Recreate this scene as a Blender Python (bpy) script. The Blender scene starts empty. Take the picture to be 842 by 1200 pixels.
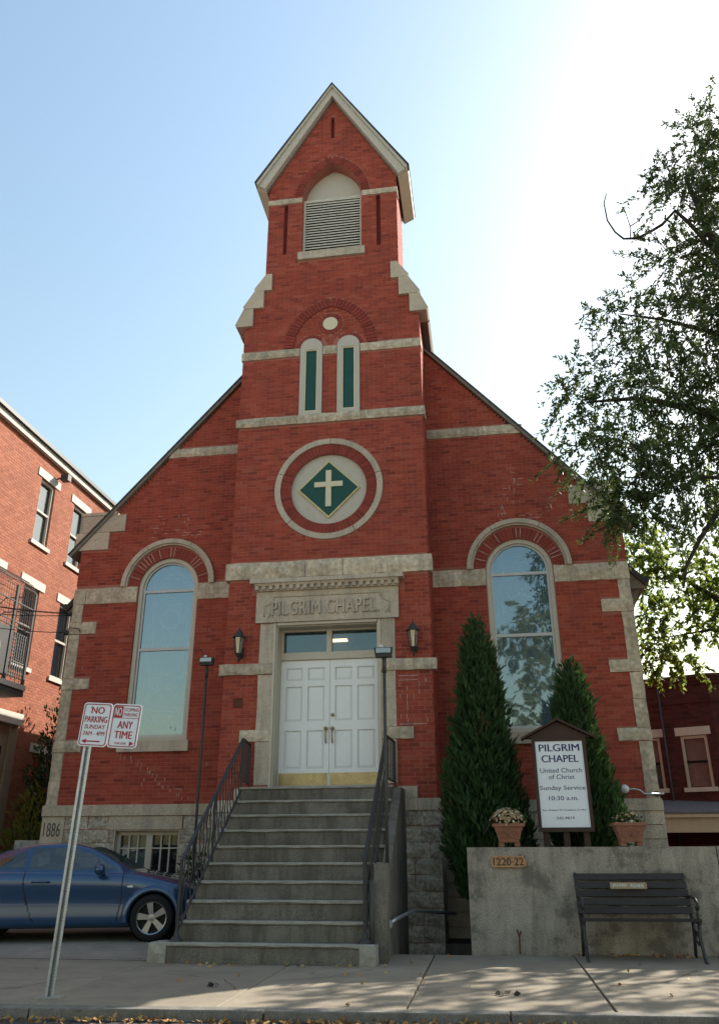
import bpy, bmesh, math, random
import numpy as np
from mathutils import Matrix, Vector
random.seed(7); RNG = np.random.default_rng(7)
SC = bpy.context.scene
COL = SC.collection
rad = math.radians

# ------------------------------------------------------------------ camera
YAW, PITCH, ROLL = -0.14874834, 0.39599697, -0.00409996
cy_, sy_, cp_, sp_ = math.cos(YAW), math.sin(YAW), math.cos(PITCH), math.sin(PITCH)
fw = Vector((sy_*cp_, cy_*cp_, sp_)); rt = Vector((cy_, -sy_, 0)); up = rt.cross(fw)
cr_, sr_ = math.cos(ROLL), math.sin(ROLL)
rt2 = rt*cr_ + up*sr_; up2 = up*cr_ - rt*sr_
cd = bpy.data.cameras.new('camera'); cam = bpy.data.objects.new('camera', cd); COL.objects.link(cam)
cam.matrix_world = Matrix(((rt2.x, up2.x, -fw.x, 2.53147), (rt2.y, up2.y, -fw.y, -13.08202),
                           (rt2.z, up2.z, -fw.z, 1.21049), (0, 0, 0, 1)))
cd.sensor_fit = 'VERTICAL'; cd.sensor_height = 24.0; cd.sensor_width = 24.0; cd.lens = 939.94/1200*24.0
cd.clip_start = 0.1; cd.clip_end = 2000
SC.camera = cam

# ------------------------------------------------------------------ light
SUN_AZ, SUN_EL = 41.0, 36.5          # degrees from +Y towards +X, and above the horizon
w = bpy.data.worlds.new('World'); SC.world = w; w.use_nodes = True
nt = w.node_tree; bg = nt.nodes['Background']
sky = nt.nodes.new('ShaderNodeTexSky'); sky.sky_type = 'NISHITA'; sky.sun_disc = False
sky.sun_elevation = rad(SUN_EL); sky.sun_rotation = rad(SUN_AZ)
sky.air_density = 2.2; sky.dust_density = 1.7; sky.ozone_density = 2.2; sky.altitude = 150
nt.links.new(sky.outputs[0], bg.inputs[0]); bg.inputs[1].default_value = 0.092
sd = bpy.data.lights.new('sun', 'SUN'); sd.energy = 4.0; sd.angle = rad(0.53); sd.color = (1, .95, .86)
so = bpy.data.objects.new('sun', sd); COL.objects.link(so)
sdir = Vector((math.sin(rad(SUN_AZ))*math.cos(rad(SUN_EL)), math.cos(rad(SUN_AZ))*math.cos(rad(SUN_EL)), math.sin(rad(SUN_EL))))
so.rotation_euler = sdir.to_track_quat('Z', 'Y').to_euler(); so.location = sdir*60
SC.view_settings.view_transform = 'Standard'; SC.view_settings.look = 'None'
SC.view_settings.gamma = 1.0; SC.view_settings.exposure = 1.25
SC.view_settings.use_curve_mapping = False

# ------------------------------------------------------------------ materials
MATS = {}
def mat(name, c1, c2=None, scale=5.0, rough=.8, bump=.15, bscale=45, metal=0.0, spec=.3, isl=0.0, objr=0.0,
        streak=0.0, streak_col=None, fine=.25, stretch=(1, 1, 1), coat=0.0, ramp=None, spots=None):
    m = bpy.data.materials.new(name); m.use_nodes = True; n = m.node_tree.nodes; L = m.node_tree.links.new
    b = n['Principled BSDF']
    geo = n.new('ShaderNodeNewGeometry'); mp = n.new('ShaderNodeMapping'); mp.inputs['Scale'].default_value = stretch
    L(geo.outputs['Position'], mp.inputs[0])
    nz = n.new('ShaderNodeTexNoise'); nz.inputs['Scale'].default_value = scale; nz.inputs['Detail'].default_value = 6; nz.inputs['Roughness'].default_value = .65
    L(mp.outputs[0], nz.inputs['Vector'])
    rp = n.new('ShaderNodeValToRGB'); rp.color_ramp.elements[0].position = .3; rp.color_ramp.elements[1].position = .7
    c2 = c2 or tuple(x*.8 for x in c1)
    rp.color_ramp.elements[0].color = (*c1, 1); rp.color_ramp.elements[1].color = (*c2, 1)
    L(nz.outputs[0], rp.inputs[0]); col = rp.outputs[0]
    oi = n.new('ShaderNodeObjectInfo')
    ad = n.new('ShaderNodeMath'); ad.operation = 'ADD'
    L(geo.outputs['Random Per Island'], ad.inputs[0])
    mu = n.new('ShaderNodeMath'); mu.operation = 'MULTIPLY'; mu.inputs[1].default_value = 7.31; L(oi.outputs['Random'], mu.inputs[0])
    L(mu.outputs[0], ad.inputs[1])
    fr = n.new('ShaderNodeMath'); fr.operation = 'FRACT'; L(ad.outputs[0], fr.inputs[0])
    if ramp:
        r2 = n.new('ShaderNodeValToRGB'); r2.color_ramp.interpolation = 'LINEAR'
        els = r2.color_ramp.elements
        while len(els) < len(ramp): els.new(.5)
        for e, (p, c) in zip(els, ramp): e.position = p; e.color = (*c, 1)
        L(fr.outputs[0], r2.inputs[0])
        mx = n.new('ShaderNodeMix'); mx.data_type = 'RGBA'; mx.blend_type = 'MULTIPLY'; mx.inputs[0].default_value = 1
        L(r2.outputs[0], mx.inputs[6]); L(col, mx.inputs[7]); col = mx.outputs[2]
    elif isl:
        hs = n.new('ShaderNodeHueSaturation'); mr = n.new('ShaderNodeMapRange')
        mr.inputs[3].default_value = 1-isl; mr.inputs[4].default_value = 1+isl
        L(fr.outputs[0], mr.inputs[0]); L(mr.outputs[0], hs.inputs['Value']); L(col, hs.inputs['Color']); col = hs.outputs[0]
    if fine:
        nf = n.new('ShaderNodeTexNoise'); nf.inputs['Scale'].default_value = bscale*1.7; nf.inputs['Detail'].default_value = 4
        L(mp.outputs[0], nf.inputs['Vector'])
        mr = n.new('ShaderNodeMapRange'); mr.inputs[1].default_value = .3; mr.inputs[2].default_value = .7
        mr.inputs[3].default_value = 1-fine; mr.inputs[4].default_value = 1+fine
        L(nf.outputs[0], mr.inputs[0])
        hs = n.new('ShaderNodeHueSaturation'); L(mr.outputs[0], hs.inputs['Value']); L(col, hs.inputs['Color']); col = hs.outputs[0]
    if streak:
        m3 = n.new('ShaderNodeMapping'); m3.inputs['Scale'].default_value = (3.2, 3.2, .5); L(geo.outputs['Position'], m3.inputs[0])
        ns = n.new('ShaderNodeTexNoise'); ns.inputs['Scale'].default_value = 1.6; ns.inputs['Detail'].default_value = 7; ns.inputs['Roughness'].default_value = .7
        L(m3.outputs[0], ns.inputs['Vector'])
        mr = n.new('ShaderNodeMapRange'); mr.inputs[1].default_value = .45; mr.inputs[2].default_value = .68; mr.inputs[4].default_value = streak
        L(ns.outputs[0], mr.inputs[0])
        mx = n.new('ShaderNodeMix'); mx.data_type = 'RGBA'; L(mr.outputs[0], mx.inputs[0]); L(col, mx.inputs[6])
        mx.inputs[7].default_value = (*(streak_col or tuple(x*.4 for x in c1)), 1); col = mx.outputs[2]
    if spots:
        nv = n.new('ShaderNodeTexNoise'); nv.inputs['Scale'].default_value = spots[0]; nv.inputs['Detail'].default_value = 5
        nv.inputs['Roughness'].default_value = .75; L(geo.outputs['Position'], nv.inputs['Vector'])
        mr = n.new('ShaderNodeMapRange'); mr.inputs[1].default_value = spots[2]; mr.inputs[2].default_value = spots[2]+.08; mr.inputs[4].default_value = spots[3]
        L(nv.outputs[0], mr.inputs[0])
        mx = n.new('ShaderNodeMix'); mx.data_type = 'RGBA'; L(mr.outputs[0], mx.inputs[0]); L(col, mx.inputs[6])
        mx.inputs[7].default_value = (*spots[1], 1); col = mx.outputs[2]
    L(col, b.inputs['Base Color'])
    if bump:
        nb = n.new('ShaderNodeTexNoise'); nb.inputs['Scale'].default_value = bscale; nb.inputs['Detail'].default_value = 5
        L(mp.outputs[0], nb.inputs['Vector'])
        bp = n.new('ShaderNodeBump'); bp.inputs['Strength'].default_value = bump; bp.inputs['Distance'].default_value = .01
        L(nb.outputs[0], bp.inputs['Height']); L(bp.outputs[0], b.inputs['Normal'])
    b.inputs['Roughness'].default_value = rough; b.inputs['Metallic'].default_value = metal
    b.inputs['Specular IOR Level'].default_value = spec
    if coat: b.inputs['Coat Weight'].default_value = coat; b.inputs['Coat Roughness'].default_value = .04
    MATS[name] = m
    return m

def glass_mat(name, tint, diff, gloss=.45, trans=.25, rough=.02):
    m = bpy.data.materials.new(name); m.use_nodes = True; n = m.node_tree.nodes; L = m.node_tree.links.new
    out = n['Material Output']; n.remove(n['Principled BSDF'])
    g = n.new('ShaderNodeBsdfGlossy'); g.inputs['Roughness'].default_value = rough; g.inputs['Color'].default_value = (*tint, 1)
    geo = n.new('ShaderNodeNewGeometry'); nb = n.new('ShaderNodeTexNoise'); nb.inputs['Scale'].default_value = 1.7; nb.inputs['Detail'].default_value = 2
    L(geo.outputs['Position'], nb.inputs['Vector'])
    bp = n.new('ShaderNodeBump'); bp.inputs['Strength'].default_value = .05; bp.inputs['Distance'].default_value = .05
    L(nb.outputs[0], bp.inputs['Height']); L(bp.outputs[0], g.inputs['Normal'])
    d = n.new('ShaderNodeBsdfDiffuse'); d.inputs['Color'].default_value = (*diff, 1)
    t = n.new('ShaderNodeBsdfTransparent'); t.inputs['Color'].default_value = (.85, .92, .95, 1)
    m1 = n.new('ShaderNodeMixShader'); m1.inputs[0].default_value = trans/(max(1e-3, 1-gloss)); L(d.outputs[0], m1.inputs[1]); L(t.outputs[0], m1.inputs[2])
    m2 = n.new('ShaderNodeMixShader'); m2.inputs[0].default_value = gloss; L(m1.outputs[0], m2.inputs[1]); L(g.outputs[0], m2.inputs[2])
    L(m2.outputs[0], out.inputs[0]); MATS[name] = m
    return m

def leaf_mat(name, cols, trans=.35, rough=.55):
    m = bpy.data.materials.new(name); m.use_nodes = True; n = m.node_tree.nodes; L = m.node_tree.links.new
    out = n['Material Output']; b = n['Principled BSDF']
    geo = n.new('ShaderNodeNewGeometry'); r = n.new('ShaderNodeValToRGB'); els = r.color_ramp.elements
    while len(els) < len(cols): els.new(.5)
    for i, (e, c) in enumerate(zip(els, cols)): e.position = i/(len(cols)-1); e.color = (*c, 1)
    L(geo.outputs['Random Per Island'], r.inputs[0]); L(r.outputs[0], b.inputs['Base Color'])
    b.inputs['Roughness'].default_value = rough; b.inputs['Specular IOR Level'].default_value = .25
    t = n.new('ShaderNodeBsdfTranslucent')
    hs = n.new('ShaderNodeHueSaturation'); hs.inputs['Hue'].default_value = .475; hs.inputs['Value'].default_value = 2.2; hs.inputs['Saturation'].default_value = 1.1
    L(r.outputs[0], hs.inputs['Color']); L(hs.outputs[0], t.inputs['Color'])
    mx = n.new('ShaderNodeMixShader'); mx.inputs[0].default_value = trans
    L(b.outputs[0], mx.inputs[1]); L(t.outputs[0], mx.inputs[2]); L(mx.outputs[0], out.inputs[0]); MATS[name] = m
    return m

BR = [(0, (.22, .046, .032)), (.10, (.30, .057, .037)), (.5, (.355, .068, .042)), (.85, (.40, .083, .051)), (.95, (.40, .102, .067)), (1, (.24, .050, .036))]
W1, W0 = (1, 1, 1), (.82, .80, .80)
mat('brick', W1, W0, scale=1.3, rough=.85, bump=.25, bscale=60, ramp=BR, spec=.2, streak=.45, streak_col=(.17, .042, .034))
mat('arch_brick', W1, W0, scale=3, rough=.85, bump=.25, bscale=60, ramp=[(0, (.20, .040, .031)), (.5, (.29, .056, .041)), (1, (.24, .047, .035))], spec=.2)
mat('mortar', (.32, .108, .078), (.37, .145, .108), scale=1.6, rough=.95, bump=.3)
mat('white_mortar', (.56, .45, .41), (.33, .20, .16), scale=14, rough=.95)
mat('orange_brick', W1, W0, scale=1.5, rough=.85, bump=.25, ramp=[(0, (.29, .092, .048)), (.3, (.35, .118, .062)), (.7, (.40, .142, .076)), (1, (.33, .105, .058))])
mat('orange_mortar', (.36, .15, .088), (.30, .12, .07), rough=.95)
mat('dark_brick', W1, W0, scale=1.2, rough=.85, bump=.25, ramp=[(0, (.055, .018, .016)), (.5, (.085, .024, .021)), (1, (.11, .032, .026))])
mat('dark_mortar', (.07, .03, .026), (.1, .04, .035), rough=.95)
mat('sandstone', (.60, .50, .375), (.42, .35, .26), scale=3.2, rough=.9, bump=1.0, bscale=9, fine=.25, isl=.16, streak=.65, streak_col=(.20, .18, .145), spec=.15)
mat('dressed_stone', (.54, .455, .355), (.43, .36, .28), scale=3.0, rough=.9, bump=.4, bscale=40, fine=.3, isl=.08, streak=.5, streak_col=(.2, .19, .16), spec=.15)
mat('grey_stone', (.48, .43, .355), (.30, .27, .225), scale=5, rough=.92, bump=1.0, bscale=14, fine=.4, isl=.18, spec=.12)
mat('kneeler_stone', (.54, .45, .345), (.43, .36, .28), scale=4, rough=.9, bump=.3, bscale=40, isl=.1, spec=.15)
mat('stone_ink', (.13, .12, .105), rough=.95)
mat('concrete', (.215, .19, .158), (.118, .105, .088), scale=3, rough=.92, bump=.4, bscale=60, isl=.05, fine=.4, streak=.8, streak_col=(.070, .060, .046), spec=.15, spots=(14, (.33, .30, .25), .66, .5))
mat('wall_concrete', (.37, .325, .27), (.215, .19, .158), scale=2.6, rough=.93, bump=.4, bscale=45, fine=.35, streak=.55, streak_col=(.12, .105, .08), spec=.12, spots=(2.6, (.13, .116, .095), .53, .75))
mat('nosing', (.36, .33, .275), (.24, .22, .18), scale=8, rough=.9, bump=.2, bscale=70)
mat('sidewalk', (.30, .25, .185), (.215, .18, .135), scale=2.2, rough=.92, bump=.3, bscale=80, isl=.07, spec=.15, spots=(7, (.2, .185, .16), .63, .45))
mat('driveway', (.32, .275, .215), (.2, .175, .14), scale=2.2, rough=.93, bump=.4, bscale=60, spots=(4, (.12, .11, .1), .58, .5))
mat('kerb', (.22, .20, .17), (.12, .11, .093), scale=6, rough=.92, bump=.4)
mat('bounce_pale', (.42, .385, .33), (.35, .32, .27), scale=1.5, rough=.92, bump=.3)  # pale tone for the unseen ground that bounces sunlight onto the facade
mat('asphalt', (.075, .071, .066), (.055, .053, .05), scale=12, rough=.95, bump=.5, bscale=120)
mat('soil', (.06, .045, .033), (.035, .028, .02), scale=8, rough=1, bump=.6)
mat('beige_paint', (.54, .48, .385), (.49, .435, .35), scale=6, rough=.6, bump=.05, fine=.08)
mat('grey_paint', (.50, .46, .385), (.46, .42, .355), scale=6, rough=.6, bump=.05, fine=.06)
mat('frame_metal', (.52, .52, .50), (.46, .46, .45), rough=.45, bump=0, fine=.05, spec=.5)
mat('green_paint', (.010, .075, .060), (.008, .06, .048), rough=.5, bump=.03, fine=.1)
mat('gold', (.62, .50, .24), (.55, .43, .2), rough=.4, bump=.05, fine=.1, metal=.35)
mat('cream_paint', (.66, .60, .42), (.6, .54, .38), rough=.6, bump=.03, fine=.05)
mat('white_paint', (.80, .80, .79), (.77, .77, .76), scale=3, rough=.45, bump=.03, fine=.04, spec=.4)
mat('brass', (.46, .36, .19), (.28, .215, .11), scale=7, rough=.42, bump=.1, bscale=30, metal=.75, fine=.2)
mat('iron', (.020, .020, .022), (.03, .028, .027), rough=.5, bump=.1, spec=.5)
mat('dark_metal', (.05, .048, .045), (.035, .033, .03), rough=.55, bump=.05, spec=.5)
mat('galvanized', (.46, .48, .50), (.36, .38, .40), scale=14, rough=.38, bump=.05, metal=.75, fine=.12)
mat('hole', (.02, .02, .02), rough=.9, bump=0, fine=0)
mat('roof_trim', (.22, .19, .155), (.16, .14, .115), rough=.7, bump=.1)
mat('roof', (.06, .055, .052), (.045, .042, .04), rough=.9, bump=.4, isl=.2)
mat('wood_louvre', (.60, .56, .48), (.50, .465, .40), scale=10, rough=.75, bump=.2, stretch=(.2, 1, 1))
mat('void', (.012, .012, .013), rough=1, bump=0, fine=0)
mat('sign_white', (.72, .74, .78), (.69, .71, .75), rough=.4, bump=0, fine=.02, spec=.4)
mat('sign_red', (.42, .012, .022), rough=.45, bump=0, fine=.05)
mat('sign_navy', (.018, .022, .10), rough=.5, bump=0, fine=.0)
mat('brown_wood', (.065, .035, .026), (.045, .025, .019), scale=6, rough=.75, bump=.2, stretch=(3, 3, .4), isl=.1)
mat('bench_wood', (.040, .032, .030), (.028, .023, .022), scale=6, rough=.7, bump=.25, stretch=(.3, 3, 3), isl=.18)
mat('terracotta', (.30, .135, .085), (.22, .10, .068), scale=9, rough=.85, bump=.3)
mat('plate_clay', (.48, .27, .14), (.36, .19, .10), scale=14, rough=.7, bump=.3)
mat('plate_ink', (.05, .04, .03), rough=.7)
mat('plaque_brass', (.36, .27, .17), (.28, .21, .14), rough=.5, metal=.3)
mat('plaque_ink', (.62, .70, .70), rough=.5)
mat('car_paint', (.010, .050, .128), (.009, .046, .120), rough=.30, bump=0, fine=.02, metal=.35, spec=.5, coat=1.0)
mat('tyre', (.014, .014, .014), rough=.85, bump=.1)
mat('alloy', (.36, .36, .38), (.30, .30, .32), rough=.3, metal=.85, bump=0, fine=.05)
mat('car_trim', (.012, .012, .013), rough=.6, bump=0)
mat('seat_trim', (.05, .05, .055), rough=.8)
mat('lamp_clear', (.7, .7, .68), rough=.25, spec=.6, bump=0)
mat('bark', (.050, .040, .030), (.03, .024, .019), scale=9, rough=.95, bump=.9, bscale=25, stretch=(3, 3, .6))
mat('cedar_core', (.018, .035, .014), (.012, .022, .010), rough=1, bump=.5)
mat('limestone', (.62, .57, .49), (.54, .50, .43), scale=5, rough=.85, bump=.2)
mat('balcony_metal', (.075, .072, .067), (.055, .053, .05), rough=.6, bump=.05)
mat('porch_roof', (.16, .16, .165), (.11, .11, .115), scale=5, rough=.9, bump=.3)
mat('porch_cream', (.50, .44, .31), (.44, .38, .27), rough=.65, bump=.05)
mat('pilaster_paint', (.30, .235, .16), (.25, .19, .13), rough=.65, bump=.05)
mat('pale_rock', (.42, .40, .37), (.3, .28, .26), scale=7, rough=.95, bump=.6)
mat('curtain', (.55, .54, .50), (.42, .41, .38), scale=14, rough=.9, bump=.1, stretch=(4, 4, .3))
mat('interior', (.05, .06, .075), (.035, .04, .05), rough=1, bump=0)
mat('stained_glass', (.20, .31, .39), (.15, .24, .31), scale=5, rough=.5, bump=.1)
mat('lead_came', (.88, .90, .88), rough=.5, bump=0)
mat('cable', (.015, .015, .015), rough=.6, bump=0)
mat('rust', (.16, .05, .025), (.09, .03, .018), rough=.9)
mat('flower', W1, W0, ramp=[(0, (.42, .32, .18)), (.45, (.28, .17, .08)), (.85, (.48, .36, .2)), (1, (.62, .55, .42))], rough=.8, bump=0)
mat('dry_leaf', W1, W0, ramp=[(0, (.30, .15, .05)), (.4, (.42, .24, .08)), (.7, (.25, .10, .04)), (1, (.48, .36, .14))], rough=.8, bump=0)
glass_mat('church_glass', (.72, .88, 1), (.13, .185, .215), gloss=.17, trans=.55)
glass_mat('house_glass', (.9, .95, 1), (.03, .032, .035), gloss=.05, trans=.70)
glass_mat('transom_glass', (.60, .76, .85), (.03, .05, .062), gloss=.10, trans=.66)
glass_mat('dark_glass', (.9, .95, 1), (.02, .025, .03), gloss=.17, trans=.55)
glass_mat('car_glass', (.85, .93, .95), (.045, .058, .058), gloss=.09, trans=.42)
glass_mat('lantern_glass', (.9, .9, .85), (.35, .33, .28), gloss=.25, trans=.45, rough=.15)
leaf_mat('tree_leaf', [(.030, .050, .018), (.045, .070, .024), (.06, .088, .028), (.036, .058, .02)], trans=.28)
leaf_mat('bright_leaf', [(.06, .10, .022), (.09, .135, .03), (.13, .165, .035)], trans=.5)
leaf_mat('far_leaf', [(.10, .11, .03), (.15, .15, .045), (.19, .175, .06)], trans=.3)
leaf_mat('cedar_leaf', [(.022, .050, .016), (.032, .068, .022), (.045, .085, .027), (.028, .058, .02)], trans=.15, rough=.75)
leaf_mat('brown_spray', [(.07, .06, .022), (.10, .075, .03)], trans=.1)
leaf_mat('fern_leaf', [(.10, .12, .02), (.16, .16, .03), (.08, .11, .02)], trans=.4)
leaf_mat('shrub_leaf', [(.016, .034, .012), (.026, .05, .016), (.035, .065, .018)], trans=.2)
em = bpy.data.materials.new('lit_lamp'); em.use_nodes = True
em.node_tree.nodes['Principled BSDF'].inputs['Emission Color'].default_value = (1, .55, .25, 1)
em.node_tree.nodes['Principled BSDF'].inputs['Emission Strength'].default_value = 3.5
MATS['lit_lamp'] = em

# ------------------------------------------------------------------ building helpers
WM = {}
def wm(o): return WM.get(o.name, Matrix.Identity(4)) if o else Matrix.Identity(4)
def thing(name, label, cat, loc=(0, 0, 0), rz=0, group=None, kind=None):
    o = bpy.data.objects.new(name, None); COL.objects.link(o); o.empty_display_size = .2
    o.location = loc; o.rotation_euler = (0, 0, rz); o['label'] = label; o['category'] = cat
    if group: o['group'] = group
    if kind: o['kind'] = kind
    WM[o.name] = Matrix.Translation(Vector(loc)) @ Matrix.Rotation(rz, 4, 'Z')
    return o
def copy_tree(o, parent=None):
    c = o.copy(); COL.objects.link(c)
    if parent: c.parent = parent
    for ch in list(o.children): copy_tree(ch, c)
    return c
def link_mesh(name, me, m, parent=None, label=None, kind=None, smooth=False):
    o = bpy.data.objects.new(name, me); COL.objects.link(o)
    if m is not None:
        me.materials.clear()
        me.materials.append(MATS[m] if isinstance(m, str) else m)
    if parent: o.parent = parent
    WM[o.name] = wm(parent).copy()
    if label: o['label'] = label
    if kind: o['kind'] = kind
    if smooth: me.polygons.foreach_set('use_smooth', [True]*len(me.polygons))
    return o

class MB:
    def __init__(s): s.v = []; s.f = []
    def add(s, vs, fs):
        k = len(s.v); s.v += [tuple(v) for v in vs]; s.f += [tuple(i+k for i in f) for f in fs]; return s
    def box(s, x0, x1, y0, y1, z0, z1):
        return s.add([(x0, y0, z0), (x1, y0, z0), (x1, y1, z0), (x0, y1, z0), (x0, y0, z1), (x1, y0, z1), (x1, y1, z1), (x0, y1, z1)],
                     [(0, 3, 2, 1), (4, 5, 6, 7), (0, 1, 5, 4), (1, 2, 6, 5), (2, 3, 7, 6), (3, 0, 4, 7)])
    def bar(s, a, b, wx, wz, upv=(0, 0, 1)):
        a = Vector(a); b = Vector(b); d = (b-a).normalized(); u = Vector(upv); r = d.cross(u)
        if r.length < 1e-4: r = d.cross(Vector((0, 1, 0)))
        r.normalize(); u = r.cross(d)
        q = [(-1, -1), (1, -1), (1, 1), (-1, 1)]
        vs = [a + r*(i*wx/2) + u*(j*wz/2) for i, j in q] + [b + r*(i*wx/2) + u*(j*wz/2) for i, j in q]
        return s.add(vs, [(0, 3, 2, 1), (4, 5, 6, 7), (0, 1, 5, 4), (1, 2, 6, 5), (2, 3, 7, 6), (3, 0, 4, 7)])
    def tube(s, pts, r, n=8, cap=True):
        pts = [Vector(p) for p in pts]; rs = r if isinstance(r, (list, tuple)) else [r]*len(pts)
        k = len(s.v); prev = None
        for i, p in enumerate(pts):
            d = (pts[min(i+1, len(pts)-1)] - pts[max(i-1, 0)]).normalized()
            if prev is None:
                a = Vector((0, 0, 1)) if abs(d.z) < .9 else Vector((1, 0, 0)); u = d.cross(a).normalized()
            else:
                u = (prev - d*prev.dot(d)).normalized()
            prev = u; v = d.cross(u)
            for j in range(n):
                t = 2*math.pi*j/n; s.v.append(tuple(p + (u*math.cos(t)+v*math.sin(t))*rs[i]))
        for i in range(len(pts)-1):
            for j in range(n):
                a = k+i*n+j; b = k+i*n+(j+1) % n; s.f.append((a, b, b+n, a+n))
        if cap:
            s.f.append(tuple(k+j for j in range(n))[::-1]); s.f.append(tuple(k+(len(pts)-1)*n+j for j in range(n)))
        return s
    def lathe(s, prof, c=(0, 0, 0), n=20, axis='z'):
        k = len(s.v)
        for r, h in prof:
            for j in range(n):
                t = 2*math.pi*j/n; a, b = r*math.cos(t), r*math.sin(t)
                s.v.append((c[0]+a, c[1]+b, c[2]+h) if axis == 'z' else (c[0]+a, c[1]+h, c[2]+b))
        for i in range(len(prof)-1):
            for j in range(n):
                a = k+i*n+j; b = k+i*n+(j+1) % n; s.f.append((a, b, b+n, a+n))
        return s
    def prism(s, poly, y0, y1, axis='y'):
        n = len(poly)
        if axis == 'y': vs = [(x, y0, z) for x, z in poly] + [(x, y1, z) for x, z in poly]
        elif axis == 'x': vs = [(y0, x, z) for x, z in poly] + [(y1, x, z) for x, z in poly]
        else: vs = [(x, z, y0) for x, z in poly] + [(x, z, y1) for x, z in poly]
        return s.add(vs, [tuple(range(n)), tuple(range(2*n-1, n-1, -1))] + [(i, i+n, (i+1) % n+n, (i+1) % n) for i in range(n)])
    def rock(s, x0, x1, y, z0, z1, depth=.25, bulge=.025, seed=0, nx=None, nz=3, margin=.02):
        """rock-faced block: front at y (towards -Y), a chiselled margin and an uneven bulging face"""
        rg = random.Random(seed); nx = nx or max(2, min(7, int((x1-x0)/.13)))
        k = len(s.v); W = nx+1; H = nz+1
        for j in range(H):
            for i in range(W):
                e = (i in (0, nx)) or (j in (0, nz))
                xx = x0+(x1-x0)*i/nx; zz = z0+(z1-z0)*j/nz
                if e: xx += rg.uniform(-.005, .005); zz += rg.uniform(-.007, .007)
                else: xx += rg.uniform(-.2, .2)*(x1-x0)/nx; zz += rg.uniform(-.2, .2)*(z1-z0)/nz
                yy = y + (rg.uniform(0, .006) if e else -rg.uniform(.15, 1)*bulge)
                s.v.append((xx, yy, zz))
        for j in range(nz):
            for i in range(nx):
                a = k+j*W+i
                if rg.random() < .5: s.f += [(a, a+1, a+W+1), (a, a+W+1, a+W)]
                else: s.f += [(a, a+1, a+W), (a+1, a+W+1, a+W)]
        ring = [k+i for i in range(W)] + [k+j*W+nx for j in range(1, H)] + [k+nz*W+i for i in range(nx-1, -1, -1)] + [k+j*W for j in range(nz-1, 0, -1)]
        b = len(s.v)
        for q in ring: s.v.append((s.v[q][0], y+depth, s.v[q][2]))
        m = len(ring)
        for i in range(m): s.f.append((ring[i], b+i, b+(i+1) % m, ring[(i+1) % m]))
        return s
    def xf(s, fn, start=0):
        s.v[start:] = [tuple(fn(*v)) for v in s.v[start:]]; return s
    def build(s, name, m, parent=None, smooth=False, label=None, kind=None):
        inv = wm(parent).inverted()
        me = bpy.data.meshes.new(name); me.from_pydata([tuple(inv @ Vector(v)) for v in s.v], [], s.f); me.update()
        bm = bmesh.new(); bm.from_mesh(me); bmesh.ops.recalc_face_normals(bm, faces=bm.faces); bm.to_mesh(me); bm.free()
        return link_mesh(name, me, m, parent, label, kind, smooth)

def structure(o): o['kind'] = 'structure'; return o
def tag(o, label, cat, group=None):
    o['label'] = label; o['category'] = cat
    if group: o['group'] = group
    return o

def np_mesh(name, verts, quads, m, parent=None, label=None, kind=None, smooth=False):
    inv = np.array(wm(parent).inverted()); verts = np.asarray(verts, float)
    verts = verts @ inv[:3, :3].T + inv[:3, 3]
    quads = np.asarray(quads, dtype=np.int32)
    me = bpy.data.meshes.new(name); me.vertices.add(len(verts)); me.vertices.foreach_set('co', verts.astype(np.float32).ravel())
    q = quads.shape[1]; me.loops.add(quads.size); me.loops.foreach_set('vertex_index', quads.ravel())
    me.polygons.add(len(quads)); me.polygons.foreach_set('loop_start', np.arange(0, quads.size, q, dtype=np.int32))
    me.polygons.foreach_set('loop_total', np.full(len(quads), q, dtype=np.int32)); me.update(calc_edges=True)
    me.polygons.foreach_set('use_smooth', np.zeros(len(quads), dtype=bool))
    return link_mesh(name, me, m, parent, label, kind, smooth)

def curve_mesh(data):
    o = bpy.data.objects.new('tmp', data); COL.objects.link(o); bpy.context.view_layer.update()
    dg = bpy.context.evaluated_depsgraph_get(); me = bpy.data.meshes.new_from_object(o.evaluated_get(dg))
    vs = [tuple(v.co) for v in me.vertices]; fs = [tuple(p.vertices) for p in me.polygons]
    bpy.data.objects.remove(o); bpy.data.curves.remove(data); bpy.data.meshes.remove(me)
    key = {}; mp = []; nv = []
    for v in vs:
        k = tuple(round(c, 5) for c in v)
        if k not in key: key[k] = len(nv); nv.append(v)
        mp.append(key[k])
    vs = nv; fs = [f for f in (tuple(mp[i] for i in f) for f in fs) if len(set(f)) == len(f)]
    return vs, fs
def plate(outline, holes, y0, y1):
    """a flat wall in the xz plane with openings, from y0 (front) to y1"""
    cu = bpy.data.curves.new('tmp', 'CURVE'); cu.dimensions = '2D'; cu.fill_mode = 'BOTH'; cu.extrude = abs(y1-y0)/2
    for poly in [outline]+list(holes):
        sp = cu.splines.new('POLY'); sp.points.add(len(poly)-1); sp.use_cyclic_u = True
        for p, (x, z) in zip(sp.points, poly): p.co = (x, z, 0, 1)
    vs, fs = curve_mesh(cu); ym = (y0+y1)/2
    return MB().add([(x, ym - z, y) for x, y, z in vs], fs)
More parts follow.
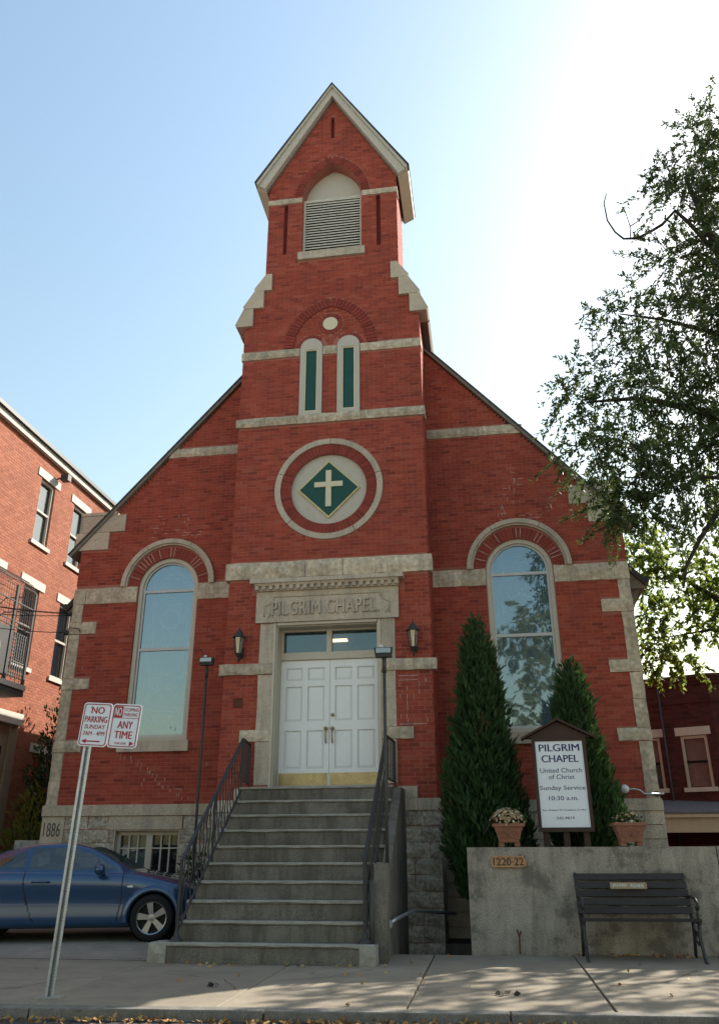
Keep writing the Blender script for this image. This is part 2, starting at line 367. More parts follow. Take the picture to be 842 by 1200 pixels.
def text(body, x0, x1, z0, z1, y, ext=.006, bold=0.0, spacing=1.0, shear=0, h_only=False):
    """letters facing -Y whose outline fills the given box"""
    cu = bpy.data.curves.new('tmp', 'FONT'); cu.body = body; cu.size = 1; cu.extrude = .01; cu.space_character = spacing; cu.resolution_u = 3; cu.shear = shear
    vs, fs = curve_mesh(cu)
    a = np.array(vs); lo = a.min(0); hi = a.max(0); sx = (x1-x0)/(hi[0]-lo[0]); sz = (z1-z0)/(hi[1]-lo[1])
    if h_only: sx = sz; x0 = (x0+x1)/2 - (hi[0]-lo[0])*sx/2
    o = MB()
    for k, dx in enumerate((0, -bold*.6, bold*.6) if bold > 0 else (0,)):
        o.add([(x0+(v[0]-lo[0]+dx)*sx, y - (v[2]/.01)*ext - .00015*k, z0+(v[1]-lo[1])*sz) for v in vs], fs)
    return o

def arc(cx, cz, r, a0, a1, n=16):
    return [(cx+r*math.cos(rad(a0+(a1-a0)*i/n)), cz+r*math.sin(rad(a0+(a1-a0)*i/n))) for i in range(n+1)]
def ring_block(cx, cz, r0, r1, a0, a1, y0, y1, n=1):
    o = arc(cx, cz, r1, a0, a1, n); i = arc(cx, cz, r0, a1, a0, n); return MB().prism(o+i, y0, y1)

def lay(mask, x0, x1, z0, z1, pitch=.0635, bl=.192, joint=.008, step=.008, seed=0):
    """running-bond courses inside mask(x, z) -> list of (xa, xb, za, zb)"""
    rg = random.Random(seed); out = []; xs = np.arange(x0, x1, step); n = int((z1-z0)/pitch)
    for k in range(n):
        za = z0+k*pitch; zb = za+pitch-joint
        ok = mask(xs, za+.012) & mask(xs, zb-.012) & mask(xs, (za+zb)/2)
        d = np.diff(np.concatenate([[0], ok.astype(int), [0]])); st = np.where(d == 1)[0]; en = np.where(d == -1)[0]
        for a, b in zip(st, en):
            xa = x0+a*step; xe = x0+b*step
            if xe-xa < .04: continue
            off = (k % 2)*bl/2 + rg.uniform(-.006, .006)
            m0 = math.floor((xa-off)/bl); e = xa
            while e < xe-.02:
                m0 += 1; nx = min(off+m0*bl, xe)
                if nx-e < .035: continue
                if xe-nx < .035: nx = xe
                out.append((e, nx-(joint if nx < xe else 0), za, zb)); e = nx
    return out
def brick_mesh(name, bricks, y, m, parent, kind='stuff', T=None, depth=.03, jit=.0012):
    n = len(bricks)
    if not n: return None
    B = np.array(bricks); yj = y + RNG.uniform(-jit, jit, n)
    zj = RNG.uniform(-.0015, .0015, n)
    V = np.empty((n, 8, 3))
    for i, (xi, yi, zi) in enumerate([(0, 0, 2), (1, 0, 2), (1, 0, 3), (0, 0, 3), (0, 1, 2), (1, 1, 2), (1, 1, 3), (0, 1, 3)]):
        V[:, i, 0] = B[:, xi]; V[:, i, 1] = yj + yi*depth; V[:, i, 2] = B[:, zi]+zj
    V = V.reshape(-1, 3)
    if T is not None: V = T(V)
    q = np.array([(0, 1, 2, 3), (0, 4, 5, 1), (1, 5, 6, 2), (2, 6, 7, 3), (3, 7, 4, 0)])
    F = (np.arange(n)[:, None, None]*8 + q[None]).reshape(-1, 4)
    return np_mesh(name, V, F, m, parent, kind=kind)
def rects(x, z, rs):
    o = np.zeros_like(x, bool)
    for a, b, c, d in rs:
        if c < z < d: o |= (x > a) & (x < b)
    return o

def leaf_quads(P, D, length, width, tilt=1.0, rng=RNG):
    """P: leaf base points, D: leaf directions -> (verts, quads) of small pointed leaves"""
    n = len(P); D = D/np.linalg.norm(D, axis=1, keepdims=True)
    A = rng.normal(size=(n, 3)); S = np.cross(D, A); S /= np.linalg.norm(S, axis=1, keepdims=True)
    Ln = length*rng.uniform(.65, 1.25, (n, 1)); Wd = width*rng.uniform(.7, 1.2, (n, 1))
    V = np.empty((n, 4, 3)); V[:, 0] = P; V[:, 1] = P+D*Ln*.5+S*Wd*.5; V[:, 2] = P+D*Ln; V[:, 3] = P+D*Ln*.5-S*Wd*.5
    return V.reshape(-1, 3), np.arange(4*n).reshape(-1, 4)
def spray_crown(name, centres, m, parent, twigs=26, leaves=34, leaf=(.085, .036), droop=.35, tl=.5, seed=1, seeds_flat=1.0):
    rg = np.random.default_rng(seed); P = []; D = []; TW = MB()
    for (cx, cy, cz, r, dens) in centres:
        for _ in range(int(twigs*dens)):
            d = rg.normal(size=3); d /= np.linalg.norm(d)
            o = np.array([cx, cy, cz]) + d*r*rg.uniform(.15, 1.0)*np.array([1, 1, seeds_flat])
            td = d*.8 + rg.normal(size=3)*.5; td[2] -= droop; td /= np.linalg.norm(td)
            L = tl*rg.uniform(.5, 1.3)*min(1, r/.45); t = rg.uniform(0, 1, leaves)[:, None]
            pts = o + td*L*t + np.array([0, 0, -.25])*L*t*t
            ld = td + rg.normal(size=(leaves, 3))*.75; ld[:, 2] -= .25
            P.append(pts + rg.normal(size=(leaves, 3))*.015); D.append(ld)
            if rg.random() < .5: TW.tube([o-d*.1*r, o+td*L*.5+np.array([0, 0, -.06])*L, o+td*L+np.array([0, 0, -.25])*L], [.008, .005, .003], 4, False)
    V, Q = leaf_quads(np.concatenate(P), np.concatenate(D), leaf[0], leaf[1], rng=rg)
    np_mesh(name, V, Q, m, parent)
    return TW

# ================================================================== THE SETTING
YN = 1.0825            # nave front plane; the tower front is y = 0
# ground: one large sheet of earth under everything with a gap for the sunken area beside the steps
g = MB()
for x0, x1, y0, y1 in [(-400, 1.25, -5.9, 600), (2.22, 400, -5.9, 600), (1.25, 2.22, -5.9, -1.95), (1.25, 2.22, 0.05, 600)]:
    g.add([(x0, y0, -.10), (x1, y0, -.10), (x1, y1, -.10), (x0, y1, -.10)], [(0, 1, 2, 3)])
structure(g.build('ground', 'soil'))
g = MB()   # sunken area floor and its kerb faces
g.add([(1.0, -2.1, -1.0), (2.6, -2.1, -1.0), (2.6, .2, -1.0), (1.0, .2, -1.0)], [(0, 1, 2, 3)])
g.box(1.26, 2.21, -2.06, -1.95, -1.0, -.004)
g.box(1.2, 2.62, .06, .12, -1.0, -.08)
structure(g.build('sunken_floor', 'concrete'))
def kerb_y(x): return -5.78 + .055*(x-1.5)
# road below the kerb; pale unseen ground opposite, added to bounce sunlight
structure(MB().add([(-400, -5.5, -.07), (400, -5.5, -.07), (400, -10, -.14), (-400, -10, -.14), (400, -15.5, -.16), (-400, -15.5, -.16)], [(0, 1, 2, 3), (3, 2, 4, 5)]).build('road', 'asphalt'))
structure(MB().add([(-400, -15.5, -.03), (400, -15.5, -.03), (400, -400, -.03), (-400, -400, -.03), (-400, -15.5, -.16), (400, -15.5, -.16)], [(0, 1, 2, 3), (0, 4, 5, 1)]).build('bounce_ground', 'bounce_pale'))
walk = bpy.data.objects.new('sidewalk', None); COL.objects.link(walk); walk['kind'] = 'structure'
def slab(x0, x1, ya0, ya1, yb0, yb1, m='sidewalk', nm='slab', z=0.0, t=.08):
    j = .008
    vs = [(x0+j, ya0+j, z-t), (x1-j, ya1+j, z-t), (x1-j, yb1-j, z-t), (x0+j, yb0-j, z-t)]
    e = .006
    top = [(x0+j+e, ya0+j+e, z), (x1-j-e, ya1+j+e, z), (x1-j-e, yb1-j-e, z), (x0+j+e, yb0-j-e, z)]
    mid = [(a, b, z-.008) for a, b, c in vs]
    o = MB().add(vs+mid+top, [(3, 2, 1, 0)] + [(i, (i+1) % 4, (i+1) % 4+4, i+4) for i in range(4)] + [(i+4, (i+1) % 4+4, (i+1) % 4+8, i+8) for i in range(4)] + [(8, 9, 10, 11)])
    return o.build(nm, m, walk)
xs = [-12.6, -11, -9.4, -7.8, -6.2, -4.6, -3.0, -1.42, .22, 1.77, 3.43, 5.1, 6.75, 8.4, 10, 11.6, 13.2]
for a, b in zip(xs[:-1], xs[1:]):
    ya, yb = kerb_y(a)+.17, kerb_y(b)+.17
    if a < -1.5: slab(a, b, ya, yb, -4.35, -4.35)
    elif a < 1.7: slab(a, b, ya, yb, -3.1 if a < .1 else -3.1, -3.1)
    elif a < 3.4: slab(a, b, ya, yb, -1.97, -1.97)
    else:
        slab(a, b, ya, yb, -2.95, -2.95); slab(a, b, -2.95, -2.95, -1.76, -1.76)
slab(.22, 1.77, -3.1, -3.1, -1.97, -1.97); slab(-1.42, .22, -3.1, -3.1, -2.4, -2.4)
for a, b in zip([-9.4, -5.6, -3.4], [-5.6, -3.4, -1.42]): slab(a, b, -4.35, -4.35, -2.9, -2.9)
for k in range(14):
    a = -13+k*1.95; b = a+1.95
    slab(a, b, kerb_y(a), kerb_y(b), kerb_y(a)+.17, kerb_y(b)+.17, 'kerb', 'kerb_stone', z=.006, t=.22)
structure(MB().add([(-9, -2.92, .004), (-1.24, -2.92, .004), (-1.24, -2.1, .05), (-1.24, .9, .06), (-9, .9, .06), (-9, -2.1, .05)], [(0, 1, 2, 5), (5, 2, 3, 4)]).build('driveway', 'driveway'))
structure(MB().add([(-9, .9, .055), (-5.2, .9, .055), (-5.2, 20, .05), (-9, 20, .05)], [(0, 1, 2, 3)]).build('alley_path', 'driveway'))
structure(MB().box(2.48, 14, -1.56, 1.05, -.05, 1.08).build('planting_bed', 'soil'))

def crack(pts, w, nm='crack', seed=0):
    rg = random.Random(seed); q = []
    for (x0, y0), (x1, y1) in zip(pts[:-1], pts[1:]):
        for i in range(8): u = i/8; q.append((x0+(x1-x0)*u+rg.uniform(-.02, .02), y0+(y1-y0)*u+rg.uniform(-.02, .02)))
    q.append(pts[-1]); b = MB()
    for i, (x, y) in enumerate(q):
        a = q[max(i-1, 0)]; c = q[min(i+1, len(q)-1)]; dx, dy = c[0]-a[0], c[1]-a[1]; L = math.hypot(dx, dy) or 1; k = w*(.4+.6*rg.random())
        b.v += [(x-dy/L*k, y+dx/L*k, .004), (x+dy/L*k, y-dx/L*k, .004)]
    b.f = [(2*i, 2*i+1, 2*i+3, 2*i+2) for i in range(len(q)-1)]
    b.build(nm, 'void', walk)
crack([(-2.6, -5.5), (-2.0, -5.0), (-1.75, -4.4)], .006, seed=1); crack([(.3, -4.3), (.8, -4.0), (1.2, -3.3)], .004, seed=2)
crack([(3.45, -4.2), (4.1, -3.9), (4.6, -3.0)], .005, seed=3); crack([(-.9, -3.9), (-.2, -4.2), (.18, -4.9)], .004, seed=4); crack([(-4.4, -3.9), (-3.2, -3.6), (-2.2, -3.7)], .006, seed=5)
# ================================================================== THE CHURCH
church = thing('church', 'red brick chapel with a stone trimmed bell tower, pointed gable and double white doors', 'church', (0, 1.0, 0))
def S(b, nm='stone', m='sandstone', **k): return b.build(nm, m, church, **k)
WX = 3.34; WH = .605; WZ0, WZS = 2.99, 5.87
def wshape(cx, h, z0, zs, r=None, n=20): return [(cx-h, z0), (cx+h, z0)] + arc(cx, zs, r or h, 0, 180, n)
def rake(ax): return 6.68 + 1.14*(5.36-ax)
BW = (-3.90, -2.72, .62, 1.50)        # basement window
# --- nave front
S(plate([(-5.22, -.3), (5.22, -.3), (5.22, 6.74), (4.9, 7.0), (1.4, rake(1.4)-.05), (-1.4, rake(1.4)-.05), (-4.9, 7.0), (-5.22, 6.74)],
        [wshape(-WX, WH, WZ0, WZS), wshape(WX, WH, WZ0, WZS), [(BW[0], BW[2]), (BW[1], BW[2]), (BW[1], BW[3]), (BW[0], BW[3])]], YN+.003, YN+.34), 'nave_wall', 'mortar')
qz = [(5.01, 5.235), (3.95, 4.15), (2.82, 3.02)]
def nave_mask(x, z):
    ax = np.abs(x); ok = (ax < 5.235) & (ax > 1.73) & (z < rake(ax)-.07) & (z > 1.91)
    ok &= ~((np.abs(ax-WX) < WH+.003) & (z > WZ0-.01) & (z < WZS)); ok &= ~((np.hypot(ax-WX, z-WZS) < .935) & (z >= WZS-.004))
    if 5.59 < z < 5.93: ok &= False
    if 2.79 < z < 3.0: ok &= ~(np.abs(ax-WX) < .67)
    if 1.9 < z < 5.6: ok &= ~(ax > 5.03)
    for a, b in qz:
        if a-.006 < z < b+.006: ok &= ~(ax > 4.71)
    if 6.71 < z < 7.1: ok &= ~(ax > 4.66)
    if 7.08 < z < 7.46: ok &= ~(ax > 4.345)
    if 8.65 < z < 8.87: ok &= False
    return ok
bricks_n = lay(nave_mask, -5.24, 5.244, 1.915, 11.1, seed=3)
# --- tower front
def pt(x, z, z0, c, R): return (z >= z0) & (np.hypot(np.abs(x)+c, z-z0) < R)
def ptpoly(z0, c, R, n=12):
    a1 = math.degrees(math.acos(c/R)); r = arc(-c, z0, R, 0, a1, n); l = [(-x, z) for x, z in r[::-1][1:]]
    return r + l
CZ = 7.255
def tower_w(z):
    if z < 10.95: return 1.765
    if z < 11.36: return 1.588
    if z < 11.79: return 1.383
    if z < 12.195: return 1.228
    return min(1.385, (17.0-z)/1.745-.02)
TRECT = [(-1.16, 1.16, 0, 4.78), (-1.9, 1.9, 3.885, 4.08), (-1.432, 1.432, 2.79, 2.99), (-1.24, 1.24, 4.77, 5.33), (-1.34, 1.34, 5.28, 5.49), (-1.9, 1.9, 5.565, 5.875),
         (-1.9, 1.9, 8.612, 8.808), (.145, .59, 8.8, 10.30), (-.59, -.145, 8.8, 10.30), (-1.9, 1.9, 10.132, 10.328), (-.635, .635, 12.6, 14.19), (-.71, .71, 12.49, 12.695),
         (.642, 1.9, 14.052, 14.205), (-1.9, -.642, 14.052, 14.205), (.95, 1.045, 12.69, 14.05), (-1.045, -.95, 12.69, 14.05), (-.043, .043, 15.83, 16.48), (1.1, 1.465, 1.8, 2.085), (-1.465, -1.1, 1.8, 2.085)]
def tower_mask(x, z):
    ax = np.abs(x); ok = (ax < tower_w(z)) & (z > 1.91); ok &= ~rects(x, z, TRECT)
    ok &= ~(np.hypot(x, z-CZ) < 1.004)
    ok &= ~((np.hypot(ax-.3675, z-10.30) < .315) & (z > 10.295))
    ok &= ~(pt(x, z, 10.33, .221, 1.165) & ~pt(x, z, 10.33, .221, .951))
    ok &= ~(np.hypot(x, z-10.85) < .26)
    ok &= ~pt(x, z, 14.19, .342, 1.165)
    return ok
bricks_t = lay(tower_mask, -1.768, 1.768, 1.915, 17.1, seed=5)
S(plate([(-1.75, -1.0), (1.75, -1.0), (1.75, 10.96), (1.37, 11.8), (1.37, 14.5), (0, 16.95), (-1.37, 14.5), (-1.37, 11.8), (-1.75, 10.96)],
        [[(-.905, 1.9), (.905, 1.9), (.905, 4.765), (-.905, 4.765)], arc(0, CZ, .702, 0, 351, 39),
         wshape(.3675, .2225, 8.8, 10.30, n=10), wshape(-.3675, .2225, 8.8, 10.30, n=10),
         [(-.632, 12.69), (.632, 12.69)] + ptpoly(14.19, .342, .974),
         [(.952, 12.69), (1.043, 12.69), (1.043, 14.05), (.952, 14.05)], [(-1.043, 12.69), (-.952, 12.69), (-.952, 14.05), (-1.043, 14.05)],
         [(-.041, 15.83), (.041, 15.83), (.041, 16.48), (-.041, 16.48)]], .003, .32), 'tower_wall', 'mortar')
# the 300 bricks that show largest (the lower tower beside the door) are parts of their own, the rest one brickwork part
bt = sorted(bricks_t, key=lambda b: (b[1]-b[0] < .16, -(940/math.hypot(13.08, (b[0]+b[1])/2-2.53))*1.0 + (b[2]*6)))
near = [b for b in bt if b[2] < 5.6][:300]
ns = set(near); rest = [b for b in bricks_t if b not in ns]
bm0 = {}
inv0 = wm(church).inverted()
for b in near:
    L = round(b[1]-b[0], 2)
    if L not in bm0:
        me = bpy.data.meshes.new('brick'); h = b[3]-b[2]
        e = .004; vs = [(0, 0, 0), (L, 0, 0), (L, 0, h), (0, 0, h), (0, .03, 0), (L, .03, 0), (L, .03, h), (0, .03, h)]
        vs += [(e, -e, e), (L-e, -e, e), (L-e, -e, h-e), (e, -e, h-e)]
        vs = [(a_, b_*.5 if b_ < 0 else b_, c_) for a_, b_, c_ in vs]
        me.from_pydata(vs, [], [(8, 9, 10, 11), (0, 1, 9, 8), (1, 2, 10, 9), (2, 3, 11, 10), (3, 0, 8, 11), (0, 4, 5, 1), (1, 5, 6, 2), (2, 6, 7, 3), (3, 7, 4, 0)])
        me.materials.append(MATS['brick']); bm0[L] = me
    o = bpy.data.objects.new('brick', bm0[L]); COL.objects.link(o); o.parent = church
    o.location = inv0 @ Vector((b[0], .002+random.uniform(-.0015, .0015), b[2]+random.uniform(-.0015, .0015)))
brick_mesh('tower_brickwork', rest, 0, 'brick', church)
brick_mesh('nave_brickwork', bricks_n, YN, 'brick', church)
# --- side walls
def sideT(X, s): return lambda V: np.stack([X - s*V[:, 1], V[:, 0], V[:, 2]], 1)
for s in (-1, 1):
    S(MB().box(*sorted((s*1.40, s*1.757)), .33, 2.6, -1, 11.0), 'tower_wall', 'mortar')
    S(MB().box(*sorted((s*1.06, s*1.377)), .33, 1.28, 10.9, 14.6), 'tower_wall', 'mortar')
    S(MB().box(*sorted((s*4.9, s*5.232)), YN+.35, 18, -1, 5.7), 'nave_wall', 'mortar')
    brick_mesh('tower_brickwork', lay(lambda x, z: (x > .032) & (x < 2.2), 0.03, 2.2, 1.915, 11.0, seed=8), 0, 'brick', church, T=sideT(s*1.765, s))
    brick_mesh('tower_brickwork', lay(lambda x, z: (x > .032) & (x < 1.28), 0.03, 1.3, 12.1, 14.55, seed=9), 0, 'brick', church, T=sideT(s*1.385, s))
    brick_mesh('nave_brickwork', lay(lambda x, z: (x > YN+.032) & (x < 7), YN+.03, 7, 1.915, 5.6, seed=10), 0, 'brick', church, T=sideT(s*5.24, s))
# --- roofs
for s in (-1, 1):
    a, b = (5.56*s, 5.70), (0, 12.04)
    S(MB().prism([a, b, (0, 11.88), (5.56*s, 5.56)], YN+.30, 18), 'roof', 'roof')
    S(MB().prism([(5.24*s, 5.52), (5.56*s, 5.52), (5.60*s, 5.68), (5.50*s, 5.74), (5.24*s, 6.02)], YN+.36, 18.1), 'eaves_box', 'roof_trim')
    S(MB().tube([(5.60*s, YN+.33, 5.68), (5.60*s, 18, 5.62)], .06, 8), 'gutter', 'iron')
    S(MB().prism([(5.24*s, 5.05), (5.32*s, 5.1), (5.48*s, 5.52), (5.24*s, 5.52)], YN+.5, YN+.66), 'eaves_bracket', 'roof_trim')
    # rake trim of the nave gable and its wall behind
    p0, p1 = Vector((s*5.44, 6.60)), Vector((s*1.70, rake(1.70)))
    d = (p1-p0).normalized(); nrm = Vector((-d.y, d.x))*(-s)
    if nrm.y < 0: nrm = -nrm
    q = lambda p, k: (p.x+nrm.x*k, p.y+nrm.y*k)
    S(MB().prism([q(p0, -.035), q(p1, -.035), q(p1, .022), q(p0, .022)], YN-.07, YN+.36), 'gable_trim', 'roof_trim')
    S(MB().prism([q(p0, .024), q(p1, .024), q(p1, .05), q(p0, .05)], YN-.09, YN+.38), 'gable_trim', 'dark_metal')
    # tower shoulders: three coping stones and the overhanging slope behind them
    for k, (xi, zb, xo1, zt, xo0) in enumerate([(1.23, 11.79, 1.36, 12.19, 1.595), (1.385, 11.365, 1.585, 11.785, 1.81), (1.59, 10.935, 1.795, 11.355, 1.955)]):
        poly = [(s*xi, zb), (s*(xo0-.03), zb), (s*xo0, zb+.05), (s*xo1, zt), (s*xi, zt)]
        S(MB().prism(poly, -.06, .35), 'coping_stone', 'kneeler_stone')
    S(MB().prism([(s*1.37, 12.15), (s*1.96, 10.98), (s*1.92, 10.90), (s*1.75, 10.98), (s*1.3, 11.9)], .36, 2.3), 'shoulder_roof', 'roof_trim')
    # tower gable: bargeboards, soffit and roof
    A, B = (0.0, 17.34), (s*1.66, 14.60)
    S(MB().prism([(0, 17.24), (0, 17.0), (s*1.455, 14.46), (s*1.60, 14.56)], -.13, -.02), 'bargeboard', 'grey_paint')
    S(MB().prism([(0, 17.32), (0, 17.242), (s*1.605, 14.56), (s*1.655, 14.60)], -.17, 0.0), 'barge_moulding', 'grey_paint')
    S(MB().prism([(0, 17.36), (0, 17.325), (s*1.66, 14.60), (s*1.69, 14.62)], -.19, 1.42), 'roof', 'roof')
    S(MB().prism([(0, 17.02), (0, 16.97), (s*1.44, 14.44), (s*1.47, 14.47)], 0.0, 1.40), 'soffit', 'roof_trim')
    S(MB().prism([(s*1.44, 14.44), (s*1.66, 14.56), (s*1.68, 14.62), (s*1.45, 14.50)], -.02, 1.40), 'eaves_box', 'beige_paint')
S(MB().tube([(0, -.16, 17.34), (0, 1.4, 17.36)], .03, 6), 'roof_ridge', 'dark_metal')
# --- stone bands, quoins, kneelers (each stone is a part)
sd_ = 100
def band(xs, y, z0, z1, m='sandstone', bulge=.03, depth=.25, gap=.006):
    global sd_
    for a, b in zip(xs[:-1], xs[1:]):
        sd_ += 1; S(MB().rock(a+gap/2, b-gap/2, y, z0, z1, depth, bulge, sd_), m=m)
band([-1.83, -.39, .28, 1.83], -.045, 5.57, 5.87, bulge=.045)
band([-1.81, -.62, .62, .75, 1.81], -.04, 8.62, 8.80, bulge=.035)
band([-1.785, -.595], -.02, 10.14, 10.32); band([-.14, .14], -.02, 10.14, 10.32); band([.595, 1.785], -.02, 10.14, 10.32)
band([-1.405, -.645], -.025, 14.06, 14.197, bulge=.012); band([.645, 1.39, 1.412], -.025, 14.06, 14.197, bulge=.012)
S(MB().box(-.705, .705, -.05, .2, 12.50, 12.69), 'window_sill', 'dressed_stone')
for s in (-1, 1):
    o = lambda a, b: sorted((s*a, s*b))
    for (a, b, z0, z1) in [(.91, 1.835, 3.89, 4.075), (.91, 1.43, 2.80, 2.985)]:
        band(o(a, b), -.045 if a < 1 and b > 1.5 else -.03, z0, z1, bulge=.022)
    for z0, z1 in [(2.13, 2.795), (2.99, 3.885), (4.08, 4.765)]:
        band(o(.91, 1.16), -.012, z0, z1, 'dressed_stone', bulge=.014)
    band(o(1.755, 3.9) + [], YN-.02, 5.60, 5.92) if False else None
    inner, outer = WX-WH-.005, WX+WH+.005
    band(o(1.757, inner), YN-.02, 5.60, 5.915); band(sorted((s*outer, s*5.0, s*5.25)), YN-.02, 5.60, 5.915)
    for (z0, z1) in [(5.24, 5.595), (4.155, 5.005), (3.025, 3.945), (1.915, 2.815)]:
        zz = [z0, z1] if z1-z0 < .5 else [z0, (z0+z1)/2+random.uniform(-.06, .06), z1]
        for c, d2 in zip(zz[:-1], zz[1:]): band(o(5.03, 5.245), YN-.015, c+.003, d2-.003, 'sandstone', bulge=.015)
    for z0, z1 in qz: band(o(4.71, 5.25), YN-.03, z0, z1, 'sandstone', bulge=.022)
    S(MB().prism([(s*4.665, 6.72), (s*5.37, 6.72), (s*5.37, 7.085), (s*4.665, 7.085)], YN-.03, YN+.36), 'kneeler_stone', 'kneeler_stone')
    S(MB().prism([(s*4.35, 7.092), (s*5.27, 7.092), (s*5.27, 7.45), (s*4.35, 7.45)], YN-.035, YN+.36), 'kneeler_stone', 'kneeler_stone')
    S(MB().box(*o(4.55, 5.31), YN-.05, YN+.38, 7.455, 7.52), 'kneeler_cap', 'kneeler_stone')
    x_out = 3.62
    band(sorted((s*1.757, s*2.86, s*x_out)), YN-.02, 8.662, 8.855)
    S(MB().prism([(s*1.757, 1.735), (s*5.27, 1.735), (s*5.27, 1.88), (s*5.25, 1.915), (s*1.757, 1.915)], YN-.06, YN+.3), 'water_table', 'dressed_stone')
    # tower plinth
    for a, b in [(1.165, 1.46), (1.465, 1.655), (1.66, 1.84)]: S(MB().box(*o(a, b), -.05, .3, 1.735, 1.905), 'stone', 'dressed_stone')
    S(MB().box(*o(1.165, 1.46), -.035, .3, 1.91, 2.08), 'stone', 'dressed_stone')
    for k in range(12):
        z1 = 1.73-k*.225; z0 = z1-.215
        cut = [1.165, random.choice([1.38, 1.5, 1.62]), 1.80]
        for a, b in zip(cut[:-1], cut[1:]): sd_ += 1; S(MB().rock(*(lambda q: (q[0]+.004, q[1]-.004))(o(a, b)), -.02, z0, z1, .3, .035, sd_), m='grey_stone')
        if k < 10:
            for a in (.02, .52, 1.02): S(MB().box(*o(1.5, 1.79), a, a+.49, z0, z1), 'stone', 'grey_stone')
# nave foundation, left: date stone, coursed rubble around the basement window, its lintel
ds = S(MB().box(-5.26, -4.84, YN-.025, YN+.3, 1.29, 1.728), 'date_stone', 'dressed_stone', label='smooth cornerstone carved 1886')
text('1886', -5.21, -4.90, 1.40, 1.63, YN-.025, ext=.006, bold=.004).build('carved_date', 'stone_ink', ds, kind='stuff')
S(MB().box(-4.02, -2.68, YN-.03, YN+.3, 1.51, 1.728), 'window_lintel', 'dressed_stone')
for k in range(8):
    z1 = 1.728-k*.218; z0 = z1-.208; x = -5.25 if k > 1 else -4.835
    while x < -1.78:
        L = random.uniform(.32, .62); b = min(x+L, -1.77)
        if z1 > 1.53 and x < -4.03 < b: b = -4.03
        if z1 > 1.53 and -4.03 <= x < -2.67: x = -2.67; continue
        if z1 > BW[2] and z0 < 1.5 and x < BW[0] < b: b = BW[0]-.004
        if z1 > BW[2] and z0 < 1.5 and BW[0]-.01 <= x < BW[1]: x = BW[1]+.004; continue
        if b-x > .05: sd_ += 1; S(MB().rock(x+.005, b-.005, YN-.012, z0, z1, .2, .04, sd_), m='grey_stone')
        x = b
for k in range(13):
    z1 = 1.73-k*.21; x = 1.79
    while x < (5.26 if k < 8 else 2.6):
        b = min(x+random.uniform(.4, .7), 5.27)
        if b > 5.0: b = 5.27
        S(MB().box(x+.004, b-.004, YN-.03, YN+.3, z1-.2, z1), 'stone', 'dressed_stone'); x = b
# --- round window with ring, diamond and cross
ringst = [(-60, 15), (15, 88), (88, 160), (160, 222), (222, 300)]
for a, b in ringst: S(ring_block(0, CZ, .892, .998, a+.4, b-.4, -.03, .1, 14), 'ring_stone', 'dressed_stone')
vous = 0
def voussoirs(cx, cz, r0, r1, a0, a1, n, y, y1=.1):
    global vous
    da = (a1-a0)/n
    for i in range(n):
        S(ring_block(cx, cz, r0, r1-.006, a0+i*da+da*.07, a0+(i+1)*da-da*.07, y+random.uniform(-.003, .003), y1), 'arch_brick', 'arch_brick'); vous += 1
voussoirs(0, CZ, .703, .89, 0, 360, 72, -.004)
S(MB().prism(arc(0, CZ, .703, 0, 350, 35), .07, .12), 'round_panel', 'grey_paint')
dia = lambda k: [(0, CZ-k), (k*1.0, CZ), (0, CZ+k), (-k*1.0, CZ)]
dm = S(MB().prism(dia(.575), .035, .068), 'diamond_panel', 'gold')
MB().prism(dia(.535), .025, .034).build('green_field', 'green_paint', dm)
cr = MB().box(-.052, .052, .0, .024, CZ-.36, CZ+.36); cr.box(-.262, -.0525, .002, .024, CZ+.03, CZ+.13); cr.box(.0525, .262, .002, .024, CZ+.03, CZ+.13)
cr.build('cross', 'cream_paint', dm)
# --- pair of narrow windows under the pointed arch
for s in (-1, 1):
    cx = s*.3675
    wn = S(plate(wshape(cx, .2195, 8.803, 10.30, n=12), [[(cx-.128, 8.87), (cx+.128, 8.87), (cx+.128, 10.265), (cx-.128, 10.265)]], -.03, .1), 'narrow_window', 'grey_paint')
    plate([(cx-.128, 8.87), (cx+.128, 8.87), (cx+.128, 10.265), (cx-.128, 10.265)], [[(cx-.105, 8.893), (cx+.105, 8.893), (cx+.105, 10.242), (cx-.105, 10.242)]], -.018, .1).build('bead', 'cream_paint', wn)
    MB().box(cx-.105, cx+.105, .01, .1, 8.893, 10.242).build('green_panel', 'green_paint', wn)
    voussoirs(cx, 10.30, .2225, .312, 2 if s > 0 else 45, 135 if s > 0 else 178, 9, -.004)
S(MB().prism(arc(0, 10.85, .15, 0, 345, 23), -.012, .1), 'round_disc', 'cream_paint')
voussoirs(0, 10.85, .153, .257, 0, 360, 16, -.004)
ae = math.degrees(math.acos(.221/1.05))
for s in (-1, 1):
    if s > 0: voussoirs(-.221, 10.33, .953, 1.162, 0, ae, 19, -.03)
    else: voussoirs(.221, 10.33, .953, 1.162, 180-ae, 180, 19, -.03)
ae = math.degrees(math.acos(.342/1.07))
for s in (-1, 1):
    if s > 0: voussoirs(-.342, 14.19, .976, 1.162, 0, ae, 17, -.006, .2)
    else: voussoirs(.342, 14.19, .976, 1.162, 180-ae, 180, 17, -.006, .2)
